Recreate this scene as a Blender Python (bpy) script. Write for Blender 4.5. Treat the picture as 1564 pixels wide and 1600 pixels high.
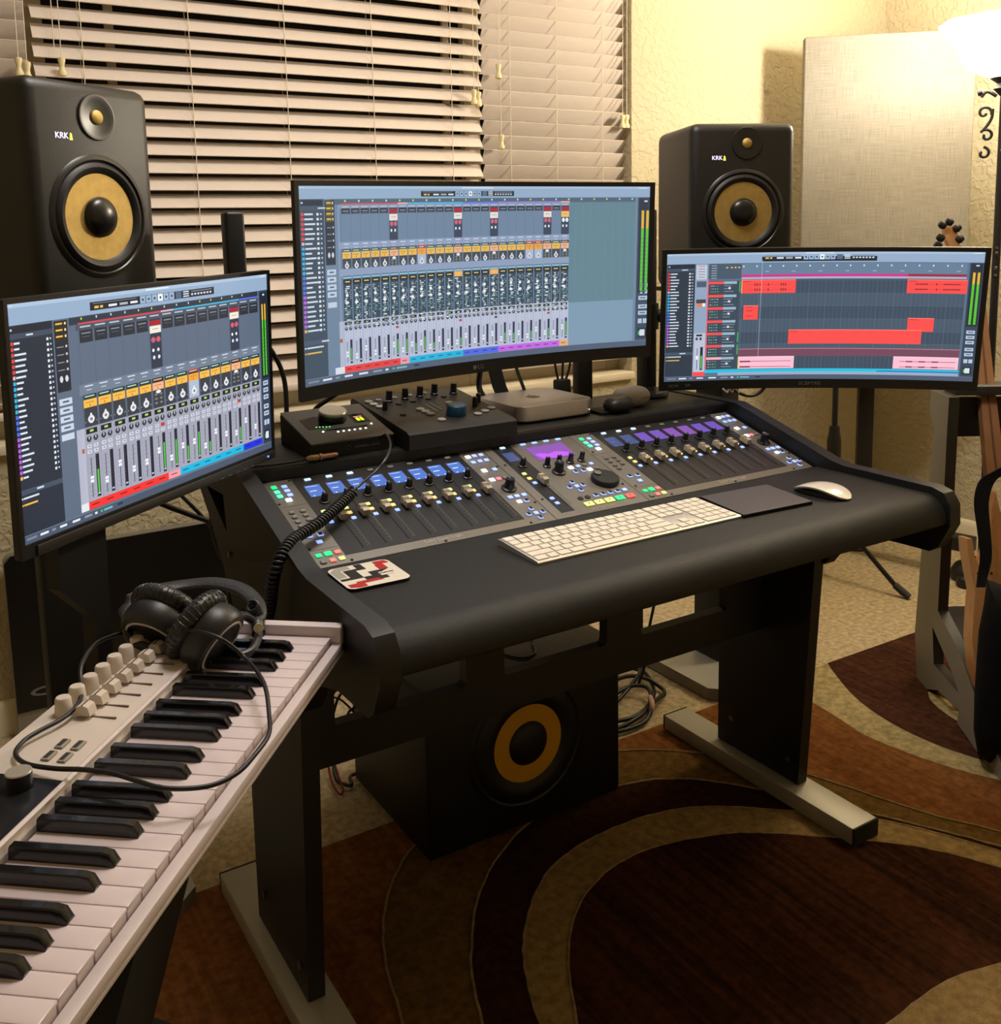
import bpy, bmesh, math, random
from mathutils import Vector, Matrix, Euler
from mathutils.geometry import tessellate_polygon
rnd = random.Random(7)
PI = math.pi
S = bpy.context.scene
COL = S.collection
for o in list(bpy.data.objects): bpy.data.objects.remove(o)

# ------------------------------------------------------------------ camera
cam_d = bpy.data.cameras.new('camera'); cam = bpy.data.objects.new('camera', cam_d); COL.objects.link(cam)
cam_d.sensor_fit = 'HORIZONTAL'; cam_d.sensor_width = 36.0
cam_d.lens = 1547.06 / 1564 * 36
cam_d.shift_x = 0.0; cam_d.shift_y = -(800 - 574.8) / 1564
R_ = Vector((0.84910, -0.52789, -0.01920)); D_ = Vector((-0.08962, -0.10814, -0.99009)); F_ = Vector((0.52058, 0.84240, -0.13913))
mw = Matrix.Identity(4)
for i in range(3):
    mw[i][0] = R_[i]; mw[i][1] = -D_[i]; mw[i][2] = -F_[i]
mw[0][3], mw[1][3], mw[2][3] = -0.51005, -1.35660, 1.24930
cam.matrix_world = mw; cam_d.clip_start = .02; cam_d.clip_end = 60
S.camera = cam
# ------------------------------------------------------------------ world, exposure
EXPO = 0.3
LAMP_POWER = 50.0
FILL_POWER = 20.0
w = bpy.data.worlds.new('night'); S.world = w; w.use_nodes = True
w.node_tree.nodes['Background'].inputs[0].default_value = (.012, .016, .028, 1)
w.node_tree.nodes['Background'].inputs[1].default_value = 1.0
S.view_settings.view_transform = 'Standard'; S.view_settings.look = 'None'
S.view_settings.exposure = EXPO; S.view_settings.gamma = 1.0; S.view_settings.use_curve_mapping = False
LAMP = Vector((2.27, .36, 1.80))

# ------------------------------------------------------------------ materials
def lin(c):
    return tuple((v / 12.92 if v <= .04045 else ((v + .055) / 1.055) ** 2.4) for v in [x / 255 for x in c])
MATS = {}
def mat(name, rgb, rough=.5, metal=0., emit=0., bump=0., bscale=200., var=0., vscale=30., spec=.5, coat=0., stretch=None):
    if name in MATS: return MATS[name]
    m = bpy.data.materials.new(name); m.use_nodes = True; nt = m.node_tree; b = nt.nodes['Principled BSDF']
    c = (*lin(rgb), 1)
    b.inputs['Base Color'].default_value = c; b.inputs['Roughness'].default_value = rough
    b.inputs['Metallic'].default_value = metal; b.inputs['Specular IOR Level'].default_value = spec
    b.inputs['Coat Weight'].default_value = coat
    if emit: b.inputs['Emission Color'].default_value = c; b.inputs['Emission Strength'].default_value = emit
    tc = None
    if bump or var:
        tc = nt.nodes.new('ShaderNodeTexCoord'); mp = nt.nodes.new('ShaderNodeMapping')
        nt.links.new(tc.outputs['Object'], mp.inputs[0])
        if stretch: mp.inputs['Scale'].default_value = stretch
    if bump:
        n = nt.nodes.new('ShaderNodeTexNoise'); n.inputs['Scale'].default_value = bscale; n.inputs['Detail'].default_value = 3
        nt.links.new(mp.outputs[0], n.inputs['Vector'])
        bp = nt.nodes.new('ShaderNodeBump'); bp.inputs['Strength'].default_value = bump; bp.inputs['Distance'].default_value = .004
        nt.links.new(n.outputs['Fac'], bp.inputs['Height']); nt.links.new(bp.outputs[0], b.inputs['Normal'])
    if var:
        n = nt.nodes.new('ShaderNodeTexNoise'); n.inputs['Scale'].default_value = vscale; n.inputs['Detail'].default_value = 4
        nt.links.new(mp.outputs[0], n.inputs['Vector'])
        r = nt.nodes.new('ShaderNodeMapRange'); r.inputs[1].default_value = .3; r.inputs[2].default_value = .7
        r.inputs[3].default_value = 1 - var; r.inputs[4].default_value = 1 + var
        nt.links.new(n.outputs['Fac'], r.inputs[0])
        mx = nt.nodes.new('ShaderNodeVectorMath'); mx.operation = 'SCALE'; mx.inputs[0].default_value = c[:3]
        nt.links.new(r.outputs[0], mx.inputs['Scale']); nt.links.new(mx.outputs[0], b.inputs['Base Color'])
    MATS[name] = m; return m

def knockdown(name, rgb):
    m = mat(name, rgb, rough=.85, spec=.2, bump=.0)
    nt = m.node_tree; b = nt.nodes['Principled BSDF']
    tc = nt.nodes.new('ShaderNodeTexCoord')
    n = nt.nodes.new('ShaderNodeTexNoise'); n.inputs['Scale'].default_value = 42; n.inputs['Detail'].default_value = 2.5; n.inputs['Distortion'].default_value = .6
    nt.links.new(tc.outputs['Object'], n.inputs['Vector'])
    cr = nt.nodes.new('ShaderNodeMapRange'); cr.interpolation_type = 'SMOOTHSTEP'
    cr.inputs[1].default_value = .42; cr.inputs[2].default_value = .6
    nt.links.new(n.outputs['Fac'], cr.inputs[0])
    bp = nt.nodes.new('ShaderNodeBump'); bp.inputs['Strength'].default_value = .55; bp.inputs['Distance'].default_value = .004
    nt.links.new(cr.outputs[0], bp.inputs['Height']); nt.links.new(bp.outputs[0], b.inputs['Normal'])
    return m

def pile(name, rgb, streak=0., rgb2=None, sc=900):
    """carpet / rug pile: fine bump, soft colour variation, optional streaks of a second yarn colour along y"""
    m = bpy.data.materials.new(name); m.use_nodes = True; nt = m.node_tree; b = nt.nodes['Principled BSDF']
    b.inputs['Roughness'].default_value = .95; b.inputs['Specular IOR Level'].default_value = .0
    tc = nt.nodes.new('ShaderNodeTexCoord')
    n = nt.nodes.new('ShaderNodeTexNoise'); n.inputs['Scale'].default_value = sc; n.inputs['Detail'].default_value = 2
    n2 = nt.nodes.new('ShaderNodeTexNoise'); n2.inputs['Scale'].default_value = 60; n2.inputs['Detail'].default_value = 5
    nt.links.new(tc.outputs['Object'], n.inputs['Vector']); nt.links.new(tc.outputs['Object'], n2.inputs['Vector'])
    add = nt.nodes.new('ShaderNodeMath'); add.operation = 'ADD'
    nt.links.new(n.outputs['Fac'], add.inputs[0]); nt.links.new(n2.outputs['Fac'], add.inputs[1])
    bp = nt.nodes.new('ShaderNodeBump'); bp.inputs['Strength'].default_value = 1.0; bp.inputs['Distance'].default_value = .008
    nt.links.new(add.outputs[0], bp.inputs['Height']); nt.links.new(bp.outputs[0], b.inputs['Normal'])
    mr = nt.nodes.new('ShaderNodeMapRange'); mr.inputs[1].default_value = .7; mr.inputs[2].default_value = 1.3
    mr.inputs[3].default_value = .6; mr.inputs[4].default_value = 1.4
    nt.links.new(add.outputs[0], mr.inputs[0])
    sc_ = nt.nodes.new('ShaderNodeVectorMath'); sc_.operation = 'SCALE'; sc_.inputs[0].default_value = lin(rgb)
    if streak:
        mp = nt.nodes.new('ShaderNodeMapping'); mp.inputs['Scale'].default_value = (70, 3.0, 1); mp.inputs['Rotation'].default_value = (0, 0, -.12)
        nt.links.new(tc.outputs['Object'], mp.inputs[0])
        n3 = nt.nodes.new('ShaderNodeTexNoise'); n3.inputs['Scale'].default_value = 1; n3.inputs['Detail'].default_value = 4
        nt.links.new(mp.outputs[0], n3.inputs['Vector'])
        mpb = nt.nodes.new('ShaderNodeMapping'); mpb.inputs['Scale'].default_value = (7, .8, 1); mpb.inputs['Rotation'].default_value = (0, 0, -.12)
        nt.links.new(tc.outputs['Object'], mpb.inputs[0])
        n4 = nt.nodes.new('ShaderNodeTexNoise'); n4.inputs['Scale'].default_value = 1; n4.inputs['Detail'].default_value = 2
        nt.links.new(mpb.outputs[0], n4.inputs['Vector'])
        ad = nt.nodes.new('ShaderNodeMath'); ad.operation = 'ADD'
        nt.links.new(n3.outputs['Fac'], ad.inputs[0]); nt.links.new(n4.outputs['Fac'], ad.inputs[1])
        r3 = nt.nodes.new('ShaderNodeMapRange'); r3.inputs[1].default_value = .82; r3.inputs[2].default_value = 1.18; r3.inputs[4].default_value = streak
        nt.links.new(ad.outputs[0], r3.inputs[0])
        mx = nt.nodes.new('ShaderNodeMix'); mx.data_type = 'RGBA'
        mx.inputs[6].default_value = (*lin(rgb), 1); mx.inputs[7].default_value = (*lin(rgb2), 1)
        nt.links.new(r3.outputs[0], mx.inputs[0]); nt.links.new(mx.outputs[2], sc_.inputs[0])
    nt.links.new(mr.outputs[0], sc_.inputs['Scale']); nt.links.new(sc_.outputs[0], b.inputs['Base Color'])
    return m

def weave(name, rgb):
    m = bpy.data.materials.new(name); m.use_nodes = True; nt = m.node_tree; b = nt.nodes['Principled BSDF']
    b.inputs['Roughness'].default_value = .9; b.inputs['Specular IOR Level'].default_value = .15
    tc = nt.nodes.new('ShaderNodeTexCoord'); outs = []
    for sc in ((12, 12, 500), (400, 400, 14)):
        mp = nt.nodes.new('ShaderNodeMapping'); mp.inputs['Scale'].default_value = sc
        nt.links.new(tc.outputs['Object'], mp.inputs[0])
        n = nt.nodes.new('ShaderNodeTexNoise'); n.inputs['Scale'].default_value = 1; n.inputs['Detail'].default_value = 3
        nt.links.new(mp.outputs[0], n.inputs['Vector']); outs.append(n)
    ad = nt.nodes.new('ShaderNodeMath'); ad.operation = 'ADD'
    nt.links.new(outs[0].outputs['Fac'], ad.inputs[0]); nt.links.new(outs[1].outputs['Fac'], ad.inputs[1])
    mr = nt.nodes.new('ShaderNodeMapRange'); mr.inputs[1].default_value = .7; mr.inputs[2].default_value = 1.3; mr.inputs[3].default_value = .78; mr.inputs[4].default_value = 1.22
    nt.links.new(ad.outputs[0], mr.inputs[0])
    sc_ = nt.nodes.new('ShaderNodeVectorMath'); sc_.operation = 'SCALE'; sc_.inputs[0].default_value = lin(rgb)
    nt.links.new(mr.outputs[0], sc_.inputs['Scale']); nt.links.new(sc_.outputs[0], b.inputs['Base Color'])
    bp = nt.nodes.new('ShaderNodeBump'); bp.inputs['Strength'].default_value = .35; bp.inputs['Distance'].default_value = .002
    nt.links.new(ad.outputs[0], bp.inputs['Height']); nt.links.new(bp.outputs[0], b.inputs['Normal'])
    return m

def screen_mat():
    m = bpy.data.materials.new('lit_screen'); m.use_nodes = True; nt = m.node_tree; b = nt.nodes['Principled BSDF']
    a = nt.nodes.new('ShaderNodeVertexColor'); a.layer_name = 'ui'
    b.inputs['Base Color'].default_value = (.01, .01, .012, 1); b.inputs['Roughness'].default_value = .35
    nt.links.new(a.outputs['Color'], b.inputs['Emission Color']); b.inputs['Emission Strength'].default_value = 1.1 * 2 ** -EXPO
    return m

BLK = mat('black_satin', (19, 20, 21), .45, bump=.08, bscale=900)
BLKM = mat('black_matte', (14, 15, 15), .7)
BLKG = mat('black_gloss', (8, 9, 11), .12)
DESKB = mat('desk_black_laminate', (15, 16, 16), .5, bump=.1, bscale=600)
LEATH = mat('armrest_vinyl', (28, 28, 27), .55, bump=.25, bscale=900, var=.08, vscale=18, spec=.32)
ALU = mat('brushed_aluminium', (176, 173, 160), .45, metal=.35, bump=.1, bscale=60, stretch=(40, 1, 40))
ALUP = mat('silver_paint', (176, 176, 170), .45, metal=.3)
PANELG = mat('console_grey', (112, 107, 99), .5, metal=.15, bump=.1, bscale=1500)
CONBLK = mat('console_black', (24, 24, 25), .42)
LINEG = mat('print_grey', (120, 118, 112), .6)
WHT = mat('white_plastic', (208, 196, 199), .42)
KEYW = mat('piano_white', (214, 200, 204), .3, coat=.2)
KEYB = mat('piano_black', (14, 15, 18), .18, coat=.3)
CABLE = mat('cable_rubber', (14, 14, 15), .42)
CABR = mat('cable_red', (120, 24, 20), .5)
RUB = mat('rubber_black', (16, 16, 17), .5)
GOLD = mat('aramid_gold', (198, 168, 100), .45, metal=.8, bump=.3, bscale=1200, var=.1, vscale=60)
KNOB = mat('knob_black', (22, 23, 26), .3)
STEEL = mat('steel_knob', (205, 200, 188), .32, metal=.6)
BEIGEB = mat('blind_cream', (216, 202, 188), .5, spec=.35)
CORD = mat('cord_cream', (226, 212, 188), .8)
TASS = mat('tassel_wood', (226, 210, 160), .4)
WOOD = mat('maple_wood', (186, 134, 84), .35, var=.12, vscale=8, stretch=(30, 30, 2), coat=.3)
WOODD = mat('walnut_edge', (96, 64, 42), .4)
GREYL = mat('grey_laminate', (130, 124, 112), .5, var=.05, vscale=6)
IRON = mat('wrought_iron', (30, 28, 32), .5)
FABB = mat('black_cloth', (18, 18, 19), .9, bump=.5, bscale=60, spec=.15)
GAP = mat('gap_black', (4, 4, 5), .8)
TXTW = mat('lettering_white', (225, 225, 228), .5)
TXTG = mat('lettering_grey', (110, 112, 116), .5)
SCR = screen_mat()
def glow(name, rgb, s=1.): return mat('light_' + name, rgb, .4, emit=s * 2 ** -EXPO)
G_BLUE = glow('blue', (150, 175, 250), 1.0); G_WHITE = glow('white', (255, 255, 255), 1.5); G_GREEN = glow('green', (40, 225, 130), 1.1)
G_TEAL = glow('teal', (90, 235, 190), 1.0); G_SALM = glow('salmon', (235, 120, 110), .9); G_YEL = glow('yellow', (215, 225, 130), .9)
G_ORG = glow('orange', (245, 205, 125), .95); G_PINK = glow('pink', (240, 120, 145), .9); G_LBL = glow('pale_blue', (185, 215, 255), 1.1)
G_RED = glow('red', (225, 90, 85), .9); G_LIME = glow('lime', (200, 250, 40), 1.2); G_SCRB = glow('lcd_blue', (62, 92, 165), .9); G_SCRP = glow('lcd_purple', (92, 62, 158), .8)
G_SCRD = glow('lcd_dark_blue', (52, 66, 112), .7); G_SCRV = glow('lcd_violet', (106, 62, 146), .85); G_DOT = glow('led_blue', (90, 150, 255), 2.)
BTG = mat('button_grey', (126, 124, 119), .5); BTD = mat('button_dark', (44, 43, 42), .5)
FCAP = mat('fader_cap_grey', (178, 169, 152), .4, metal=.1)

# ------------------------------------------------------------------ mesh builder
class B:
    def __init__(s): s.bm = bmesh.new(); s.T = None
    def _v(s, p):
        p = Vector(p)
        return s.bm.verts.new(s.T @ p if s.T else p)
    def face(s, pts, mi=0):
        f = s.bm.faces.new([s._v(p) for p in pts]); f.material_index = mi; return f
    def box(s, x0, x1, y0, y1, z0, z1, mi=0, bev=0., seg=2):
        v = [s._v((x, y, z)) for z in (z0, z1) for y in (y0, y1) for x in (x0, x1)]
        fs = []
        for q in ((0, 2, 3, 1), (4, 5, 7, 6), (0, 1, 5, 4), (2, 6, 7, 3), (0, 4, 6, 2), (1, 3, 7, 5)):
            f = s.bm.faces.new([v[i] for i in q]); f.material_index = mi; fs.append(f)
        if bev:
            es = list({e for f in fs for e in f.edges})
            r = bmesh.ops.bevel(s.bm, geom=es, offset=bev, segments=seg, affect='EDGES', profile=.5, clamp_overlap=True)
            for f in r['faces']: f.material_index = mi
        return s
    def lathe(s, prof, seg=24, mi=0, T=None, caps=(True, True)):
        """profile of (r, z) around z; T optional matrix"""
        Tm = T if T is not None else Matrix.Identity(4)
        rings = []
        for r, z in prof:
            rings.append([s._v(Tm @ Vector((r * math.cos(2 * PI * i / seg), r * math.sin(2 * PI * i / seg), z))) for i in range(seg)] if r > 1e-6 else [s._v(Tm @ Vector((0, 0, z)))])
        for a, b in zip(rings, rings[1:]):
            for i in range(seg):
                j = (i + 1) % seg
                q = ([a[i], a[j]] if len(a) > 1 else [a[0]]) + ([b[j], b[i]] if len(b) > 1 else [b[0]])
                if len(q) > 2:
                    f = s.bm.faces.new(q); f.material_index = mi
        for k, ring in ((0, rings[0]), (1, rings[-1])):
            if len(ring) > 1 and caps[k]:
                f = s.bm.faces.new(ring if k else ring[::-1]); f.material_index = mi
        return s
    def cyl(s, x, y, z0, z1, r0, r1=None, seg=20, mi=0, bev=0.):
        r1 = r0 if r1 is None else r1
        pr = [(r0, z0), (r1, z1)] if not bev else [(r0, z0), (r1, z1 - bev), (r1 - bev, z1)]
        return s.lathe(pr, seg, mi, Matrix.Translation((x, y, 0)))
    def prism(s, poly, h0, h1, ax='x', holes=(), mi=0, mi_side=None):
        """poly in the two axes other than ax, extruded along ax"""
        mk = {'x': lambda a, b, h: (h, a, b), 'y': lambda a, b, h: (a, h, b), 'z': lambda a, b, h: (a, b, h)}[ax]
        loops = [list(poly)] + [list(h) for h in holes]
        tris = tessellate_polygon([[Vector((a, b, 0)) for a, b in L] for L in loops])
        flat = [p for L in loops for p in L]
        ms = mi if mi_side is None else mi_side
        va = [s._v(mk(a, b, h0)) for a, b in flat]; vb = [s._v(mk(a, b, h1)) for a, b in flat]
        for t in tris:
            for vs in ((va[t[0]], va[t[1]], va[t[2]]), (vb[t[2]], vb[t[1]], vb[t[0]])):
                try: f = s.bm.faces.new(vs); f.material_index = mi
                except ValueError: pass
        k = 0
        for L in loops:
            n = len(L)
            for i in range(n):
                j = (i + 1) % n
                f = s.bm.faces.new((va[k + i], va[k + j], vb[k + j], vb[k + i])); f.material_index = ms
            k += n
        return s
    def tube(s, pts, r, seg=8, mi=0, smooth=0, closed=False, flat=1.0):
        pts = [Vector(p) for p in pts]
        if smooth: pts = catmull(pts, smooth, closed)
        n = len(pts); rings = []
        t0 = (pts[1] - pts[0]).normalized(); up = Vector((0, 0, 1)) if abs(t0.z) < .9 else Vector((1, 0, 0))
        nrm = (up - t0 * up.dot(t0)).normalized()
        for i, p in enumerate(pts):
            if closed: t = (pts[(i + 1) % n] - pts[i - 1]).normalized()
            else: t = (pts[min(i + 1, n - 1)] - pts[max(i - 1, 0)]).normalized()
            nrm = (nrm - t * nrm.dot(t)).normalized(); bn = t.cross(nrm)
            rr = r[i] if isinstance(r, (list, tuple)) else r
            rings.append([s._v(p + nrm * rr * math.cos(2 * PI * k / seg) * flat + bn * rr * math.sin(2 * PI * k / seg)) for k in range(seg)])
        m = n if closed else n - 1
        for i in range(m):
            a, b = rings[i], rings[(i + 1) % n]
            for k in range(seg):
                f = s.bm.faces.new((a[k], a[(k + 1) % seg], b[(k + 1) % seg], b[k])); f.material_index = mi
        if not closed:
            for ring, rv in ((rings[0], True), (rings[-1], False)):
                f = s.bm.faces.new(ring[::-1] if rv else ring); f.material_index = mi
        return s
def catmull(P, k=6, closed=False):
    out = []; n = len(P)
    rng = range(n) if closed else range(n - 1)
    for i in rng:
        g = (lambda j: P[j % n]) if closed else (lambda j: P[max(0, min(n - 1, j))])
        a, b, c, d = g(i - 1), g(i), g(i + 1), g(i + 2)
        for q in range(k):
            t = q / k
            out.append(.5 * ((2 * b) + (c - a) * t + (2 * a - 5 * b + 4 * c - d) * t * t + (3 * b - a - 3 * c + d) * t ** 3))
    if not closed: out.append(P[-1])
    return out

def obj(name, b, mats, parent=None, world=False, smooth=35, label=None, fix=True):
    if isinstance(b, B): bm = b.bm
    else: bm = b
    if fix: bmesh.ops.recalc_face_normals(bm, faces=bm.faces)
    me = bpy.data.meshes.new(name); bm.to_mesh(me); bm.free()
    for m in (mats if isinstance(mats, (list, tuple)) else [mats]): me.materials.append(m)
    if smooth:
        me.shade_smooth(); me.set_sharp_from_angle(angle=math.radians(smooth))
    o = bpy.data.objects.new(name, me); COL.objects.link(o)
    if parent:
        if world: me.transform(WM[parent.name].inverted())
        o.parent = parent
    if label: o['label'] = label
    return o
WM = {}
def thing(name, label, cat, loc=(0, 0, 0), rot=(0, 0, 0), group=None, M=None):
    o = bpy.data.objects.new(name, None); COL.objects.link(o); o.empty_display_size = .02
    m = M if M is not None else Matrix.LocRotScale(Vector(loc), Euler(rot), None)
    o.matrix_world = m; WM[o.name] = m.copy()
    return tag(o, label, cat, group)
def tag(o, label, cat, group=None):
    o['label'] = label; o['category'] = cat
    if group: o['group'] = group
    return o
def struct(name, b, m, parent=None, **k):
    o = obj(name, b, m, parent, **k)
    if not parent: o['kind'] = 'structure'
    return o
def copy_tree(o, parent=None):
    c = o.copy(); COL.objects.link(c)
    if parent: c.parent = parent
    for ch in list(o.children): copy_tree(ch, c)
    return c
def text(name, s, size, mat_, parent, loc, rot=(PI / 2, 0, 0), ext=.0003, bold=0., align='CENTER', sx=1.):
    cu = bpy.data.curves.new(name, 'FONT'); cu.body = s; cu.size = size; cu.extrude = ext; cu.align_x = align; cu.align_y = 'CENTER'; cu.offset = bold
    t = bpy.data.objects.new(name + '_tmp', cu); COL.objects.link(t)
    dg = bpy.context.evaluated_depsgraph_get()
    me = bpy.data.meshes.new_from_object(t.evaluated_get(dg)); bpy.data.objects.remove(t)
    me.transform(Matrix.LocRotScale(Vector(loc), Euler(rot), Vector((sx, 1, 1)))) if sx == 1. else me.transform(Matrix.LocRotScale(Vector(loc), Euler(rot), None) @ Matrix.Diagonal((sx, 1, 1, 1)))
    me.materials.clear(); me.materials.append(mat_)
    o = bpy.data.objects.new(name, me); COL.objects.link(o); o.parent = parent
    return o
def rotY(a): return Matrix.Rotation(a, 4, 'Y')
FRONT = Matrix.Rotation(PI / 2, 4, 'X')     # lathe axis z -> -y (towards the viewer)
exec_later = []

# ================================================================== ROOM
YW = 1.33; XR = 3.0; H = 2.75; XL = -1.7; YF = -3.2
WALL = knockdown('wall_paint', (190, 178, 148))
b = B(); b.box(XL - .1, XR + .1, YF - .1, YW + .1, -.06, 0)
struct('floor', b, pile('beige_carpet', (222, 202, 164), sc=500), smooth=0)
b = B(); b.box(XL, XR, YF, YW, H, H + .05); struct('ceiling', b, mat('ceiling_white', (226, 218, 196), .9), smooth=0)
wx0, wx1, wz0, wz1 = -1.25, 1.692, .74, 2.2
b = B(); b.prism([(XL, 0), (XR, 0), (XR, H), (XL, H)], YW, YW + .13, 'y', holes=[[(wx0, wz0), (wx1, wz0), (wx1, wz1), (wx0, wz1)]])
struct('wall_back', b, WALL, smooth=0)
b = B(); b.box(XR, XR + .1, YF, YW, 0, H); struct('wall_right', b, WALL, smooth=0)
b = B(); b.box(XL - .1, XL, YF, YW, 0, H); struct('wall_left', b, WALL, smooth=0)
b = B(); b.box(XL, XR, YF - .1, YF, 0, H); struct('wall_front', b, WALL, smooth=0)
TRIM = mat('trim_paint', (222, 212, 186), .45)
b = B(); b.prism([(0, 0), (-.014, 0), (-.014, .07), (-.010, .082), (-.004, .088), (0, .09)], XL, XR, 'x')
o = struct('baseboard_back', b, TRIM); o.location = (0, YW, 0)
b = B(); b.prism([(0, 0), (-.014, 0), (-.014, .07), (-.010, .082), (-.004, .088), (0, .09)], YF, YW - .014, 'y')
o = struct('baseboard_right', b, TRIM); o.location = (XR, 0, 0)
# window: frame, mullions, night glass, sill
win = bpy.data.objects.new('window_1', None); COL.objects.link(win); win.location = (.22, YW, wz0); win['kind'] = 'structure'
WM['window_1'] = Matrix.Translation(win.location)
b = B()
for x0, x1 in ((wx0, wx0 + .05), (-.19, -.12), (1.085, 1.14), (wx1 - .05, wx1)): b.box(x0, x1, YW + .08, YW + .125, wz0, wz1)
for z0, z1 in ((wz0, wz0 + .05), (wz1 - .05, wz1)): b.box(wx0, wx1, YW + .082, YW + .122, z0, z1)
for x in (-.3, .03, 1.02, 1.3): b.box(x, x + .022, YW + .095, YW + .115, wz0, wz1)
obj('window_frame', b, mat('window_frame_paint', (196, 184, 160), .5), win, world=True, smooth=0)
b = B(); b.box(wx0, wx1, YW + .108, YW + .112, wz0, wz1); obj('window_pane', b, BLKG, win, world=True, smooth=0)
b = B(); b.box(wx0 - .02, wx1 + .0, YW - .02, YW + .11, wz0 - .02, wz0 + .006, bev=.004); obj('window_sill', b, TRIM, win, world=True)

# ---------------- blinds
def blind(label, x0, x1, tilt, cords, z0, phase, sgn, zb):
    """sgn=+1: room-side edge low;  -1: room-side edge high"""
    t = thing('window_blind', label, 'blind', ((x0 + x1) / 2, 1.372, wz1 - .02), group='cream slatted blinds in the window')
    b = B(); P = .0458; yc = 1.370; i = 0
    z = phase + P * 12
    while z > zb + .03:
        if z < wz1 - .03:
            tt = tilt + rnd.uniform(-.05, .05)
            if sgn < 0 and z < 1.05: tt = .55
            c, s_ = math.cos(tt) * .025, math.sin(tt) * .025
            dz = rnd.uniform(-.0012, .0012); sk = rnd.uniform(-.001, .001)
            n = 6
            top, bot = [], []
            for k in range(n + 1):
                u = -1 + 2 * k / n; cur = .0025 * (1 - u * u)
                # u=-1 room side
                y = yc + u * c + cur * math.sin(tt) * (-1); zz = z + dz + u * s_ * sgn + cur * math.cos(tt)
                top.append((y, zz))
            th = .0025
            nx, nz = -math.sin(tt) * sgn, math.cos(tt)
            poly = [(y + nx * th * .5, q + nz * th * .5) for y, q in top] + [(y - nx * th * .5, q - nz * th * .5) for y, q in top[::-1]]
            va = [b._v((x0, y, q)) for y, q in poly]; vb = [b._v((x1, y, q + sk)) for y, q in poly]
            m = len(poly)
            for k in range(m): b.bm.faces.new((va[k], va[(k + 1) % m], vb[(k + 1) % m], vb[k]))
            b.bm.faces.new(va); b.bm.faces.new(vb[::-1])
        z -= P
    obj('slats', b, BEIGEB, t, world=True)
    b = B(); b.box(x0, x1, yc - .025, yc + .025, zb, zb + .018, bev=.004); obj('bottom_rail', b, BEIGEB, t, world=True)
    b = B(); b.box(x0, x1, yc - .03, yc + .03, wz1 - .05, wz1, bev=.004); obj('head_rail', b, BEIGEB, t, world=True)
    dy = math.cos(tilt) * .025 + .0022
    for x in cords:
        b = B()
        for q in (-1, 1): b.tube([(x, yc + q * dy, zb + .01), (x, yc + q * dy, wz1 - .03)], .0011, 6)
        obj('ladder_cord', b, CORD, t, world=True)
    return t
Bl = blind('wide open-slatted cream blind with dark gaps, behind the left speaker and centre monitor', -.152, 1.116, .87, [-.04, .225, .486, .748, 1.008], 0, 1.778 + .019, 1, .80)
Br = blind('closed cream blind right of the wide open one, next to the bare wall', 1.124, 1.684, .98, [1.221, 1.40, 1.587], 0, 1.907 - .020, -1, .79)
Ba = blind('leftmost cream blind, only its end showing at the top left corner of the window', -1.20, -.166, .95, [-.9, -.55], 0, 1.767 - .02, -1, .80)
def pull(x, z, t):
    b = B(); b.tube([(x, 1.330, z + .02), (x + .002, 1.331, 1.9), (x + .004, 1.333, wz1 - .03)], .0011, 6)
    c = obj('pull_cord', b, CORD, t, world=True)
    b = B()
    b.lathe([(.004, .022), (.0085, .020), (.009, .014), (.006, .002), (.0065, -.006), (.0105, -.014), (.0095, -.022), (.004, -.024)], 16, 0, Matrix.Translation((x, 1.330, z)))
    o = obj('tassel', b, TASS); o.data.transform(WM[t.name].inverted()); o.parent = c
for x, z, t in ((-.19, 1.656, Ba), (-.172, 1.648, Ba), (-.094, 1.663, Bl), (1.074, 1.651, Bl), (1.090, 1.645, Bl), (1.164, 1.733, Br), (1.17, 1.519, Br), (1.653, 1.6, Br), (1.671, 1.601, Br)): pull(x, z, t)
b = B(); b.tube([(-.108, 1.333, 1.70), (-.106, 1.333, wz1 - .03)], .0011, 6); obj('pull_cord', b, CORD, Bl, world=True)
b = B(); b.box(2.322, 2.338, YW - .006, YW, 1.735, 1.765, bev=.002); b.tube([(2.328, YW - .006, 1.757), (2.328, YW - .014, 1.752), (2.33, YW - .014, 1.738), (2.332, YW - .008, 1.74)], .0016, 6)
tag(obj('wall_hook', b, mat('hook_clear', (190, 176, 150), .2)), 'small pale wall hook stuck on the back wall near the acoustic panel', 'hook')

# ================================================================== RUG
def pts2(L, z): return L
RUGZ = .010
def region(b, curve, close, z, mi, sm=True):
    P = catmull([Vector((x, y, 0)) for x, y in curve], 6) if sm else [Vector((x, y, 0)) for x, y in curve]
    poly = [(p.x, p.y) for p in P] + list(close)
    tris = tessellate_polygon([[Vector((x, y, 0)) for x, y in poly]])
    vs = [b._v((x, y, z)) for x, y in poly]
    for t in tris:
        try: f = b.bm.faces.new([vs[i] for i in t]); f.material_index = mi
        except ValueError: pass
    return P
def hem(b, P, z, r, mi):
    Q = []
    for i, p in enumerate(P):
        Q.append((p.x + rnd.uniform(-.0012, .0012), p.y + rnd.uniform(-.0012, .0012), z))
    b.tube(Q, r, 5, mi)
T_ = [(-.02, -.9), (.0, -.45), (.03, -.24), (.08, -.07), (.115, .07), (.18, .2), (.28, .31), (.43, .39), (.61, .425), (.76, .418), (.88, .38), (.95, .34), (1.05, .25), (1.12, .16), (1.165, .07), (1.2, -.02), (1.255, -.17), (1.32, -.29), (1.42, -.5), (1.5, -.9)]
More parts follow.
